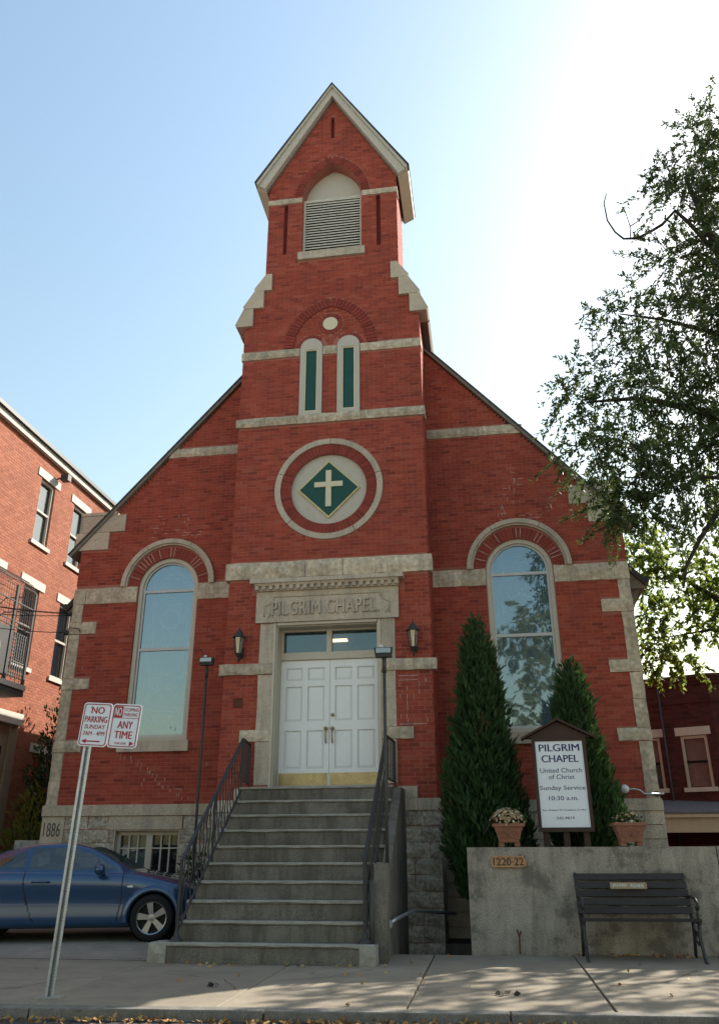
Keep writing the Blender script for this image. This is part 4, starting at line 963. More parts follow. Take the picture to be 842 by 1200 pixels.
# bench
bn = thing('bench', 'dark slatted park bench with scrolled iron ends against the concrete wall', 'bench', (4.2, -2.1, 0))
bx0, bx1 = 3.52, 4.84
for k in range(5):
    u = k/4; yb2 = -2.02+.20*u; z = .50+.36*u
    MB().bar((bx0, yb2, z), (bx1, yb2, z+.004), .026, .074, (0, .35, 1)).build('back_slat', 'bench_wood', bn)
for k in range(5): MB().bar((bx0, -2.40+k*.088, .425-.006*k), (bx1, -2.40+k*.088, .428-.006*k), .074, .030).build('seat_slat', 'bench_wood', bn)
for x in (bx0+.02, bx1-.02):
    e = MB(); e.tube([(x, -1.80, .90), (x, -1.86, .78), (x, -1.98, .50), (x, -2.03, .40), (x, -2.42, .40)], .020, 6)
    e.tube([(x, -2.36, .40), (x, -2.30, .25), (x, -2.42, .02), (x, -2.50, 0)], .020, 6); e.tube([(x, -2.05, .40), (x, -2.02, .22), (x, -1.93, 0)], .020, 6)
    e.tube([(x, -1.92, .64), (x, -2.12, .66), (x, -2.34, .645), (x, -2.42, .60), (x, -2.42, .55), (x, -2.37, .53), (x, -2.33, .56)], .017, 6)
    e.tube([(x, -2.38, .53), (x, -2.33, .47), (x, -2.38, .40)], .014, 5)
    e.tube([(x, -2.28, .22), (x, -2.20, .16), (x, -2.10, .20), (x, -2.10, .28), (x, -2.17, .30), (x, -2.20, .25)], .011, 5)
    e.tube([(x, -2.04, .30), (x, -2.28, .28)], .010, 5)
    e.build('end_frame', 'iron', bn, True)
pq = MB().box(3.93, 4.36, -1.983, -1.962, .735, .805).build('plaque', 'plaque_brass', bn)
for a, b in ((3.955, 4.12), (4.165, 4.32)): pass
text('JANNIE', 3.955, 4.125, .750, .790, -1.9835, ext=.001, bold=.03).build('lettering', 'plaque_ink', pq, kind='stuff')
text('ASHER', 4.165, 4.325, .750, .790, -1.9835, ext=.001, bold=.03).build('lettering', 'plaque_ink', pq, kind='stuff')
# little rusty peg by the wall
pg = MB().tube([(2.80, -1.80, 0), (2.805, -1.80, .20), (2.78, -1.80, .27)], .012, 6); pg.tube([(2.805, -1.80, .20), (2.83, -1.80, .25)], .010, 5)
tag(pg.build('iron_peg', 'rust'), 'short rusty forked peg standing at the foot of the concrete wall', 'peg')
# small flood lamp with conduit on the right corner of the church
wl = thing('wall_floodlight', 'small pale flood lamp on a bent conduit at the right corner of the church', 'wall lamp', (4.9, YN, 1.9))
MB().tube([(5.30, YN-.07, 1.98), (5.0, YN-.09, 1.98), (4.92, YN-.12, 2.04), (4.84, YN-.14, 2.055), (4.74, YN-.16, 2.05)], .016, 6).build('conduit', 'galvanized', wl, True)
MB().lathe([(0, -.12), (.065, -.11), (.07, -.05), (.03, .0), (0, .01)], (4.68, YN-.16, 2.05), 12, 'y').build('lamp_head', 'lamp_clear', wl, True)
MB().lathe([(0, .0), (.05, .0), (.05, .03), (0, .03)], (5.2, YN-.02, 1.98), 10, 'y').build('junction_box', 'dark_metal', wl)

# ================================================================== PARKING SIGN
ps = thing('parking_sign', 'leaning galvanised pole with a pair of red and white no parking plates', 'parking sign', (-1.38, -5.40, 0))
bx, by = -1.385, -5.42; tx, ty, tz = -1.30, -5.42, 2.50
po = MB()
def atz(z): u = z/tz; return bx+(tx-bx)*u, by+(ty-by)*u
for dx, dy, wx, wy in [(0, .012, .028, .004), (-.018, -.006, .004, .034), (.018, -.006, .004, .034), (-.030, -.022, .022, .004), (.030, -.022, .022, .004)]:
    a = atz(0); b = atz(2.46); po.bar((a[0]+dx, a[1]+dy, -.02), (b[0]+dx, b[1]+dy, 2.46), wx, wy, (0, 1, 0))
po.build('pole', 'galvanized', ps)
hb = MB()
for k in range(78):
    z = .05+k*.0265; a = atz(z); hb.lathe([(0, -.012), (.0055, -.0115)], (a[0], a[1]+.02-.0, z), 6, 'y')
hb.build('bolt_holes', 'hole', ps, kind='stuff')
MB().box(bx-.11, bx+.11, by-.09, by+.09, -.01, .012).build('base_pad', 'nosing', ps)
sy = -5.47
# plates hang a little out of level
ang = rad(-4.0); pcx, pcz = -1.085, 2.41
def tilt(x, y, z): dx, dz_ = x-pcx, z-pcz; return (pcx+dx*math.cos(ang)-dz_*math.sin(ang), y, pcz-.085+dx*math.sin(ang)+dz_*math.cos(ang))
def rr(x0, x1, z0, z1, r=.035):
    return arc(x1-r, z1-r, r, 0, 90, 5) + arc(x0+r, z1-r, r, 90, 180, 5) + arc(x0+r, z0+r, r, 180, 270, 5) + arc(x1-r, z0+r, r, 270, 360, 5)
zA, zB = 2.20, 2.62
def signplate(x0, x1, label):
    pl = MB().prism(rr(x0, x1, zA, zB), sy-.002, sy+.002).xf(tilt).build('plate', 'sign_white', ps, label=label)
    plate(rr(x0+.012, x1-.012, zA+.012, zB-.012, .028), [rr(x0+.020, x1-.020, zA+.020, zB-.020, .022)], sy-.0045, sy-.003).xf(tilt).build('border', 'sign_red', pl)
    return pl
def stext(pl, body, x0, x1, z0, z1, m='sign_red', bold=.035, y=None): text(body, x0, x1, z0, z1, (y or sy)-.0035, ext=.001, bold=bold).xf(tilt).build('lettering', m, pl, kind='stuff')
A0, A1, B0, B1 = -1.395, -1.092, -1.088, -.785
pl = signplate(A0, A1, 'no parking Sunday plate with left arrow'); W = A1-A0
stext(pl, 'NO', A0+.09, A0+.225, 2.515, 2.580); stext(pl, 'PARKING', A0+.035, A1-.035, 2.43, 2.490); stext(pl, 'SUNDAY', A0+.045, A1-.045, 2.368, 2.408, bold=.01); stext(pl, '7AM - 4PM', A0+.04, A1-.04, 2.305, 2.345, bold=.01)
MB().prism([(A0+.035, 2.25), (A0+.085, 2.272), (A0+.085, 2.256), (A1-.075, 2.256), (A1-.075, 2.244), (A0+.085, 2.244), (A0+.085, 2.228)], sy-.0045, sy-.003).xf(tilt).build('arrow', 'sign_red', pl)
pl = signplate(B0, B1, 'no stopping or parking any time plate')
MB().prism([(B0+.022, 2.49), (B0+.112, 2.49), (B0+.112, 2.596), (B0+.022, 2.596)], sy-.0048, sy-.003).xf(tilt).build('red_field', 'sign_red', pl)
stext(pl, 'NO', B0+.032, B0+.102, 2.505, 2.582, m='sign_white', y=sy-.002)
stext(pl, 'STOPPING', B0+.122, B1-.030, 2.548, 2.582, bold=0); stext(pl, 'PARKING', B0+.124, B1-.036, 2.502, 2.536, bold=0)
MB().box(B0+.022, B1-.022, sy-.0044, sy-.003, 2.482, 2.487).xf(tilt).build('rule', 'sign_red', pl)
stext(pl, 'ANY', B0+.08, B1-.07, 2.385, 2.455); stext(pl, 'TIME', B0+.06, B1-.06, 2.29, 2.36); stext(pl, 'TOW ZONE', B0+.075, B0+.195, 2.235, 2.255, bold=0)
MB().prism([(B1-.032, 2.245), (B1-.075, 2.268), (B1-.075, 2.222)], sy-.0045, sy-.003).xf(tilt).build('arrow', 'sign_red', pl)
bo = MB()
for x in (A0+.15, ): bo.lathe([(0, -.008), (.008, -.006), (.009, 0)], (tx-.0, sy-.003, 2.505), 8, 'y')
bo.build('bolt', 'galvanized', ps)

# ================================================================== NEIGHBOURING BRICK BUILDINGS
lb = thing('brick_apartment_building', 'sunlit orange brick apartment building left of the chapel, with white lintels and an iron balcony', 'building', (-9, 2, 0))
XL = -7.5
ups = [(-.35, .30), (1.29, 1.94), (2.92, 3.57), (4.55, 5.22), (6.20, 6.86)]
lbw = [(a, b, 7.80, 9.38) for a, b in ups] + [(a, b, 4.95, 6.75) for a, b in ups] + [(4.35, 5.0, 1.5, 3.2), (6.1, 6.8, 1.5, 3.2)]
lbw = [q for q in lbw if not (q[0] < 2 and q[2] > 7)]
def lb_mask(x, z):
    ok = (x > -3) & (x < 9) & (z < 9.93)
    for a, b, c, d2 in lbw:
        if c-.1 < z < c: ok &= ~((x > a-.10) & (x < b+.10))
        if c <= z < d2: ok &= ~((x > a) & (x < b))
        if d2 <= z < d2+.205: ok &= ~((x > a-.2) & (x < b+.2))
    if z < 3.92: ok &= ~(x < 3.5)
    return ok
brick_mesh('brickwork', lay(lb_mask, -3, 9, .1, 9.93, seed=31), 0, 'orange_brick', lb, T=lambda V: np.stack([XL-V[:, 1], V[:, 0], V[:, 2]], 1))
pm = plate([(-4, -.1), (14, -.1), (14, 9.95), (-4, 9.95)], [[(a, c), (b, c), (b, d2), (a, d2)] for a, b, c, d2 in lbw], .003, .3).xf(lambda x, y, z: (XL-y, x, z))
pm.build('wall', 'orange_mortar', lb)
MB().box(-20, XL-.31, -4, -3.9, -.1, 9.95).box(-20, XL-.31, 13.9, 14, -.1, 9.95).build('wall', 'orange_mortar', lb)
MB().box(-20, XL-.0, -4, 14, 9.96, 10.0).build('roof', 'roof', lb)
MB().box(XL-.02, XL+.10, -4, 14, 9.94, 10.10).build('cornice', 'limestone', lb)
MB().box(XL-.02, XL+.17, -4, 14, 10.105, 10.20).build('gutter', 'dark_metal', lb)
for i, (a, b, c, d2) in enumerate(lbw):
    wv = MB().box(XL-.10, XL-.04, a+.003, a+.06, c, d2); wv.box(XL-.10, XL-.04, b-.06, b-.003, c, d2); wv.box(XL-.10, XL-.04, a+.06, b-.06, d2-.07, d2-.003); wv.box(XL-.10, XL-.045, a+.06, b-.06, c+.003, c+.06)
    wi = wv.build('window', 'grey_paint', lb)
    m_ = (c+d2)/2
    MB().box(XL-.10, XL-.05, a+.062, b-.062, m_-.025, m_+.025).build('meeting_rail', 'grey_paint', wi)
    MB().box(XL-.12, XL-.11, a+.062, b-.062, c+.062, d2-.072).build('pane', 'dark_glass', wi)
    MB().box(XL-.24, XL-.22, a+.05, b-.05, c, d2).build('curtain', 'curtain', wi)
    MB().box(XL-.01, XL+.022, a-.19, b+.19, d2+.003, d2+.20).build('lintel', 'limestone', lb)
    MB().box(XL-.01, XL+.045, a-.09, b+.09, c-.095, c-.003).build('sill', 'limestone', lb)
MB().box(XL-.01, XL+.16, -4, 3.46, 3.66, 3.90).build('shopfront_cornice', 'limestone', lb)
MB().box(XL-.01, XL+.06, 3.20, 3.48, 0, 3.655).build('pilaster', 'pilaster_paint', lb)
MB().box(XL-.01, XL+.02, 2.0, 3.195, 0, 3.655).build('shop_panel', 'pilaster_paint', lb)
MB().box(XL-.0, XL+.028, 2.2, 3.0, .2, 3.2).build('shop_recess', 'void', lb)  # flat black sheet standing in for the dark recess by the pilaster
sl = MB().tube([(XL, 3.62, 9.66), (XL+.16, 3.62, 9.70)], .02, 6).build('security_light', 'dark_metal', lb)
MB().box(XL+.10, XL+.30, 3.54, 3.70, 9.58, 9.74).build('lamp_head', 'dark_metal', sl)
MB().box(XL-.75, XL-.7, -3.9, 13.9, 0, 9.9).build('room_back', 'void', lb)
# balcony of iron, with a caged top
bc = MB().box(-7.48, -6.78, -1.2, 2.36, 4.08, 4.20).build('balcony', 'balcony_metal', lb)
MB().box(-6.83, -6.76, -1.2, 2.38, 4.205, 4.31).build('floor_edge', 'limestone', bc)
xo = -6.8
MB().box(xo-.02, xo, .2, 1.56, 4.38, 5.36).build('solid_panel', 'balcony_metal', bc)
MB().tube([(xo+.012, 1.06+.20*math.cos(a), 4.87+.20*math.sin(a)) for a in np.linspace(0, 6.283, 25)], .018, 6).build('ring', 'limestone', bc)
MB().box(xo-.02, xo, -1.2, .16, 4.38, 5.36).build('solid_panel', 'balcony_metal', bc)
la = MB()
for k in range(8): la.box(xo-.012, xo, 1.66+k*.082, 1.66+k*.082+.03, 4.40, 5.30)
la.build('lattice_bar', 'balcony_metal', bc, kind='stuff'); la = MB()
for k in range(13): la.box(xo-.016, xo-.013, 1.66, 2.28, 4.40+k*.073, 4.40+k*.073+.03)
la.build('lattice_bar', 'balcony_metal', bc, kind='stuff')
for y in (.18, 1.60, 2.30): MB().box(xo-.03, xo+.02, y-.03, y+.03, 4.32, 6.25).build('post', 'balcony_metal', bc)
for z in (5.40, 5.50, 5.90): MB().box(xo-.015, xo+.01, -1.2, 2.33, z-.012, z+.012).build('rail', 'balcony_metal', bc)
me_ = MB()
for k in range(34): me_.tube([(xo, -.3+k*.08, 5.40), (xo, -.3+k*.08, 6.22), (xo-.12, -.3+k*.08, 6.46), (xo-.34, -.3+k*.08, 6.60), (XL, -.3+k*.08, 6.64)], .0055, 3, False)
for p in [(xo, 5.6), (xo, 5.7), (xo, 5.8), (xo, 6.0), (xo, 6.1), (xo, 6.22), (xo-.06, 6.35), (xo-.12, 6.46), (xo-.22, 6.54), (xo-.34, 6.60), (XL+.15, 6.63)]: me_.tube([(p[0], -.3, p[1]), (p[0], 2.34, p[1])], .0055, 3, False)
me_.build('wire_mesh', 'galvanized', bc, kind='stuff')
en = MB()
for z in (4.34, 4.9, 5.40, 5.9, 6.22): en.tube([(xo, 2.32, z), (XL, 2.32, z)], .016, 5)
for k in range(6): en.tube([(xo-.1-k*.1, 2.32, 4.34), (xo-.1-k*.1, 2.32, 6.3)], .007, 4)
en.build('end_grille', 'balcony_metal', bc, kind='stuff')

rb = thing('brick_bay_house', 'dark red brick house right of the chapel with an angular bay and a cream porch', 'building', (8, 9, 0))
pts = [(5.2, 9.25), (7.15, 8.42), (8.06, 8.0), (11.5, 8.0)]
def faceT(p, q):
    p = np.array(p); q = np.array(q); L = np.linalg.norm(q-p); d = (q-p)/L; nrm = np.array([d[1], -d[0]])
    return L, (lambda V: np.stack([p[0]+d[0]*V[:, 0]-nrm[0]*V[:, 1], p[1]+d[1]*V[:, 0]-nrm[1]*V[:, 1], V[:, 2]], 1))
rwin = {0: [(1.22, 1.80)], 1: [(.17, .80)], 2: [(.5, 1.15), (2.0, 2.65)]}
for i in range(3):
    L, T = faceT(pts[i], pts[i+1]); T1 = lambda x, y, z, T=T: tuple(T(np.array([[x, y, z]]))[0])
    ww = rwin[i]
    def rm(x, z, ww=ww, L=L):
        ok = (x > 0) & (x < L)
        for a, b in ww:
            if 2.40 < z < 2.515: ok &= ~((x > a-.07) & (x < b+.07))
            if 2.515 <= z < 3.72: ok &= ~((x > a) & (x < b))
            if 3.72 <= z < 3.925: ok &= ~((x > a-.1) & (x < b+.1))
        return ok
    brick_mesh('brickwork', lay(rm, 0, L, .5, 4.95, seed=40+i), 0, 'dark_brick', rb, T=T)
    for k, (z0, z1, o_) in enumerate([(4.95, 5.02, -.05), (5.02, 5.10, -.09)]): MB().box(-.02, L+.02, o_, .25, z0, z1-.004).xf(T1).build('corbel', 'dark_brick', rb)
    MB().box(-.03, L+.03, -.13, .25, 5.10, 5.17).xf(T1).build('coping', 'dark_mortar', rb)
    MB().box(0, L, -.03, 0.0, 4.50, 4.56).xf(T1).build('brick_string', 'dark_brick', rb)
    plate([(0, -.1), (L, -.1), (L, 4.95), (0, 4.95)], [[(a, 2.515), (b, 2.515), (b, 3.72), (a, 3.72)] for a, b in ww], .003, .25).xf(T1).build('wall', 'dark_mortar', rb)
    for a, b in ww:
        wv = MB().box(a+.003, a+.07, .03, .1, 2.52, 3.715); wv.box(b-.07, b-.003, .03, .1, 2.52, 3.715); wv.box(a+.07, b-.07, .03, .1, 3.65, 3.715); wi = wv.xf(T1).build('window', 'beige_paint', rb)
        MB().box(a+.07, b-.07, .05, .10, 3.08, 3.13).xf(T1).build('meeting_rail', 'void', wi)
        MB().box(a+.07, b-.07, .10, .11, 2.52, 3.65).xf(T1).build('pane', 'house_glass', wi)
        MB().box(a+.07, b-.07, .19, .20, 2.55, 3.7).xf(T1).build('curtain', 'curtain', wi)
        MB().box(a-.1, b+.1, -.02, .1, 3.725, 3.92).xf(T1).build('lintel', 'limestone', rb)
        MB().box(a-.07, b+.07, -.05, .1, 2.41, 2.51).xf(T1).build('sill', 'limestone', rb)
MB().add([(5.2, 9.25, 5.06), (7.15, 8.42, 5.06), (8.06, 8.0, 5.06), (11.5, 8.0, 5.06), (11.5, 16, 5.06), (5.2, 16, 5.06)], [(0, 1, 2, 3, 4, 5)]).build('roof', 'roof', rb)
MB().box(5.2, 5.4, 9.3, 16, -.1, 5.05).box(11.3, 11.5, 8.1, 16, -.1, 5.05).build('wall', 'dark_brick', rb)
MB().tube([(6.95, 8.40, .5), (6.95, 8.40, 4.9)], .03, 8).build('drainpipe', 'dark_metal', rb, True)
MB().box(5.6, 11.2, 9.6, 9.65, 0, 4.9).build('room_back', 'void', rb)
pk = MB().add([(5.9, 6.35, 1.90), (12, 6.35, 1.90), (12, 8.9, 2.30), (5.9, 8.9, 2.30), (5.9, 6.35, 1.85), (12, 6.35, 1.85), (12, 8.9, 2.25), (5.9, 8.9, 2.25)], [(0, 1, 2, 3), (4, 7, 6, 5), (0, 4, 5, 1), (1, 5, 6, 2), (3, 7, 4, 0)]).build('porch', 'porch_roof', rb)
MB().box(5.9, 12, 6.32, 6.44, 1.78, 1.845).build('fascia', 'porch_cream', pk)
MB().box(5.9, 12, 6.42, 6.52, 1.48, 1.775).build('frieze', 'porch_cream', pk)
for x in (5.98, 8.6, 11.5): MB().box(x-.08, x+.08, 6.42, 6.58, -.1, 1.475).build('porch_post', 'porch_cream', pk)

# power cables from the church corner
ins = thing('cable_bracket', 'small black insulator bracket on the left corner stones of the church', 'bracket', (-5.27, 1.2, 5.4))
for z in (5.42, 5.04): MB().lathe([(0, -.05), (.05, -.045), (.055, -.02), (.03, -.01), (.05, .0), (.03, .03), (0, .03)], (-5.29, 1.06, z), 10, 'y').build('insulator', 'iron', ins, True)
MB().tube([(-5.0, 1.03, 5.04), (-5.02, 1.0, 5.10), (-5.20, .98, 5.12), (-5.29, 1.02, 5.06)], .008, 5).build('wire_loop', 'cable', ins, True)
for (a, b, lab) in [((-5.29, 1.02, 5.42), (-7.42, -.83, 5.52), 'uppermost thick black cable'), ((-5.29, 1.02, 5.38), (-7.42, -.76, 5.27), 'middle thin black cable'), ((-5.29, 1.02, 5.04), (-7.42, -.71, 5.12), 'lowest thin black cable')]:
    q = [tuple(np.array(a)*(1-u)+np.array(b)*u + np.array([0, 0, -.10*4*u*(1-u)])) for u in np.linspace(0, 1, 12)]
    tag(MB().tube(q, .013 if 'upper' in lab else .008, 5).build('power_cable', 'cable', None, True), lab + ' from the church corner to the orange brick building', 'cable', 'cables left of the church')

# ================================================================== CAR
car = thing('parked_car', 'blue two door coupe parked before the left side of the church', 'car', (-2.0, -.92, .055))
CAR_TO, CAR_YAW = (-2.25, -.76, .055), 14.0
SCL = .93
def hermite(xs, ys, x):
    xs = np.array(xs, float); ys = np.array(ys, float); o = np.argsort(xs); xs, ys = xs[o], ys[o]
    d = np.diff(ys)/np.diff(xs); m = np.zeros_like(ys); m[1:-1] = np.where(d[:-1]*d[1:] > 0, 2*d[:-1]*d[1:]/(d[:-1]+d[1:]+1e-12), 0); m[0] = d[0]; m[-1] = d[-1]
    i = np.clip(np.searchsorted(xs, x)-1, 0, len(xs)-2); h = xs[i+1]-xs[i]; t = (x-xs[i])/h
    return (1+2*t)*(1-t)**2*ys[i] + t*(1-t)**2*h*m[i] + t*t*(3-2*t)*ys[i+1] + t*t*(t-1)*h*m[i+1]
kx = [.72, .69, .60, .42, .15, -.10, -.32, -.54, -.84, -1.08, -1.38, -1.75, -2.22, -2.72, -3.14, -3.40, -3.54, -3.58]
kt = [.50, .58, .68, .77, .845, .895, .935, 1.04, 1.195, 1.285, 1.335, 1.325, 1.24, 1.08, .95, .82, .66, .50]
kb = [.48, .56, .645, .73, .80, .85, .885, .90, .91, .915, .92, .925, .93, .92, .88, .78, .63, .48]
kw = [.30, .48, .64, .79, .868, .872, .86, .855, .85, .85, .855, .865, .882, .88, .80, .66, .50, .34]
kr = [.2, .34, .46, .57, .63, .64, .63, .61, .585, .575, .57, .565, .55, .53, .5, .44, .35, .24]
kz = [.36, .26, .20, .18, .17, .17, .17, .17, .17, .17, .17, .17, .17, .18, .22, .28, .34, .42]
RA = -2.66
NX = 300; X_ = np.linspace(.72, -3.58, NX); f_ = lambda k: hermite(kx, k, X_)
zt, zb_, wb, wr, z0_ = f_(kt), f_(kb), f_(kw), f_(kr), f_(kz)
def section(i):
    W, ZB, ZT, WR, Z0 = wb[i], zb_[i], zt[i], wr[i], z0_[i]; wbelt = W*.905
    ctl = [(0, Z0), (W*.7, Z0), (W*.93, Z0+.03), (W*.985, Z0+.12), (W*.975, (Z0+ZB)*.5-.02), (W*1.0, ZB-.17), (W*.985, ZB-.07), (W*.95, ZB-.015), (wbelt, ZB+.004)]
    hgt = max(ZT-ZB, .02)
    for t in (.3, .62): ctl.append((wbelt+(WR-wbelt)*t**1.15, ZB+hgt*.9*t))
    ctl += [(WR, ZB+hgt*.90), (WR*.8, ZB+hgt*.965), (WR*.4, ZT-.003), (0, ZT)]
    c = np.array(ctl); out = []
    for k in range(len(c)-1):
        p0 = c[max(k-1, 0)]; p1 = c[k]; p2 = c[k+1]; p3 = c[min(k+2, len(c)-1)]
        for t in np.linspace(0, 1, 7)[:-1]:
            out.append(.5*((2*p1)+(-p0+p2)*t+(2*p0-5*p1+4*p2-p3)*t*t+(-p0+3*p1-3*p2+p3)*t**3))
    out.append(c[-1]); return np.array(out)
secs = np.array([section(i) for i in range(NX)]); NV = secs.shape[1]
def inpoly(px, pz, poly):
    r = np.zeros(px.shape, bool); n = len(poly)
    for i in range(n):
        x1, z1 = poly[i]; x2, z2 = poly[(i+1) % n]
        c = ((z1 > pz) != (z2 > pz)) & (px < (x2-x1)*(pz-z1)/(z2-z1+1e-12)+x1); r ^= c
    return r
CX = (X_[:-1]+X_[1:])[:, None]/2*np.ones((1, NV-1)); CYv = (secs[:-1, :-1, 0]+secs[1:, :-1, 0]+secs[:-1, 1:, 0]+secs[1:, 1:, 0])/4; CZv = (secs[:-1, :-1, 1]+secs[1:, :-1, 1]+secs[:-1, 1:, 1]+secs[1:, 1:, 1])/4
door_glass = [(-.55, .945), (-.82, 1.09), (-1.04, 1.19), (-1.32, 1.25), (-1.60, 1.26), (-1.86, 1.225), (-1.84, .965)]
qtr_glass = [(-1.91, .97), (-1.93, 1.21), (-2.18, 1.14), (-2.45, 1.03), (-2.60, .97)]
VI = np.arange(NV-1)[None, :]*np.ones((NX-1, 1)); side = VI > 8*6-2
R = {}
wheel = ((CX-0)**2+(CZv-.31)**2 < .352**2) | ((CX-RA)**2+(CZv-.31)**2 < .352**2)
wheel &= (CYv > .45) & (VI < 8*6)
R['pane_d'] = inpoly(CX, CZv, door_glass) & side & (VI < 11*6+3); R['pane_q'] = inpoly(CX, CZv, qtr_glass) & side & (VI < 11*6+3)
R['wind'] = (CX < -.36) & (CX > -1.0) & (VI >= 11*6-1) & (CYv < wr[:-1, None]*.97); R['rear'] = (CX < -2.2) & (CX > -2.85) & (VI >= 11*6+2)
glassm = R['pane_d'] | R['pane_q'] | R['wind'] | R['rear']
edge = lambda a, b: np.abs(CX-a) < b
seam = ((np.abs(CX+.47+.05*np.clip((.5-CZv)/.3, 0, 1)) < .0085) | (np.abs(CX+1.88-.20*np.clip((.93-CZv)/.65, 0, 1)**2) < .0085)) & (CZv > .26) & (VI > 12) & (VI < 8*6+1)
seam |= (np.abs(CZv-.265) < .007) & (CX < -.50) & (CX > -1.70) & (VI < 20) & (VI > 10)
door_r = (CX < -.52) & (CX > -1.87+.20*np.clip((.93-CZv)/.65, 0, 1)**2) & (CZv > .265) & (VI < 8*6+1) & (VI > 12) & ~seam
def carV(sg): return np.stack([np.repeat(X_, NV)*SCL, sg*secs[:, :, 0].ravel()*SCL, secs[:, :, 1].ravel()*SCL], 1) + np.array([-2.0, -.92, .055])
idx = np.arange(NX*NV).reshape(NX, NV)
def cells(m): i, j = np.where(m); return np.stack([idx[i, j], idx[i+1, j], idx[i+1, j+1], idx[i, j+1]], 1)
def compact(V, Q): u, inv = np.unique(Q, return_inverse=True); return V[u], inv.reshape(Q.shape)
for sg in (-1, 1):
    V = carV(sg)
    def part(nm, m, mt, par): return np_mesh(nm, *compact(V, cells(m)), mt, par, smooth=True)
    body = part('body', ~(wheel | glassm | seam | door_r), 'car_paint', car)
    dr = part('door', door_r & ~wheel, 'car_paint', car); part('door_window', R['pane_d'], 'car_glass', car); part('quarter_window', R['pane_q'], 'car_glass', car)
    part('windscreen', R['wind'], 'car_glass', car); part('rear_window', R['rear'], 'car_glass', car); dg = part('door_gap', seam, 'car_trim', dr); dg['kind'] = 'stuff'
    L2 = lambda x, y, z: (-2.0+x*SCL, -.92+sg*y*SCL, .055+z*SCL)
    h = MB(); h.tube([L2(-1.50, .845, .79), L2(-1.56, .892, .797), L2(-1.70, .892, .797), L2(-1.77, .845, .79)], .016*SCL, 8); h.build('handle', 'car_paint', dr, True)
    mi = MB(); mi.lathe([(0, -.10), (.055, -.085), (.072, -.02), (.074, .03), (.06, .07), (0, .078)], L2(-.78, .985, .955), 14, 'y'); 
    mo = mi.build('mirror', 'car_paint', dr, True); MB().bar(L2(-.76, .80, .905), L2(-.78, .96, .92), .05, .035).build('mirror_stalk', 'car_trim', dr)
    MB().prism([( -2.0+x*SCL, .055+z*SCL) for x, z in [(-.30, .715), (-.38, .715), (-.385, .738), (-.305, .742)]], *sorted((-.92+sg*.868*SCL, -.92+sg*.885*SCL))).build('side_lamp', 'lamp_clear', car)
    for ax_ in (0, RA):
        fl = MB(); n = 22
        for k in range(n+1):
            a = rad(-8+196*k/n); r0, r1 = .345, .415
            for rr_, yy in ((r0, .80), (r0, .892), (r0+.025, .905), (r1, .885), (r1+.03, .855)): fl.v.append(L2(ax_+rr_*math.cos(a), yy, .31+rr_*math.sin(a)*1.0))
        for k in range(n):
            for j in range(4): q = k*5+j; fl.f.append((q, q+1, q+6, q+5))
        fl.build('wheel_arch', 'car_paint', car, True)
        wc = L2(ax_, .78, .31)
        MB().lathe([(.34*SCL, -.0), (.37*SCL, .3), (0, .3)] if sg < 0 else [(.34*SCL, 0), (.37*SCL, -.3), (0, -.3)], wc, 20, 'y').build('wheel_housing', 'car_trim', car)
        wh = MB().lathe([(.215*SCL, sg*.095), (.235*SCL, sg*.10), (.285*SCL, sg*.098), (.308*SCL, sg*.08), (.315*SCL, sg*.04), (.315*SCL, -sg*.04), (.308*SCL, -sg*.08), (.2*SCL, -sg*.09)], wc, 32, 'y').build('wheel', 'tyre', car, True)
        ri = MB().lathe([(.217*SCL, sg*.098), (.205*SCL, sg*.092), (.196*SCL, sg*.06), (.195*SCL, -sg*.05)], wc, 28, 'y')
        for k in range(5):
            a = math.pi/2+k*2*math.pi/5+.2; ca, sa = math.cos(a), math.sin(a)
            P3 = lambda r_, t_, y_: (wc[0]+(r_*ca-t_*sa)*SCL, wc[1]+sg*y_, wc[2]+(r_*sa+t_*ca)*SCL)
            ri.add([P3(.035, -.030, .075), P3(.035, .030, .075), P3(.20, .046, .082), P3(.20, -.046, .082), P3(.035, -.034, .03), P3(.035, .034, .03), P3(.20, .05, .03), P3(.20, -.05, .03)],
                   [(0, 1, 2, 3), (0, 4, 5, 1), (1, 5, 6, 2), (2, 6, 7, 3), (3, 7, 4, 0)])
        ri.lathe([(0, sg*.085), (.05*SCL, sg*.082), (.055*SCL, sg*.06), (.055*SCL, sg*.02)], wc, 14, 'y'); ri.build('rim', 'alloy', wh)
        MB().lathe([(0, sg*.015), (.195*SCL, sg*.015), (.195*SCL, sg*.0)], wc, 24, 'y').build('rim_backing', 'car_trim', wh)  # plain dark backing disc behind the spokes
lb2 = MB()
for y in (-.36, .36):
    for x in (-1.55,): lb2.lathe([(.0, .0), (.2, .02), (.21, .25), (.17, .62), (.0, .66)], L2(x, y, .35), 12); lb2.lathe([(0, 0), (.10, .03), (.11, .12), (0, .19)], L2(x, y, .97), 10)
lb2.build('seats', 'seat_trim', car, True)
MB().tube([L2(-.98+.05*math.cos(a), -.36+.17*math.sin(a)*1, .90+.17*math.cos(a)) for a in np.linspace(0, 6.28, 21)], .014, 6).build('steering_wheel', 'car_trim', car)

car.location = CAR_TO; car.rotation_euler = (0, 0, rad(CAR_YAW))
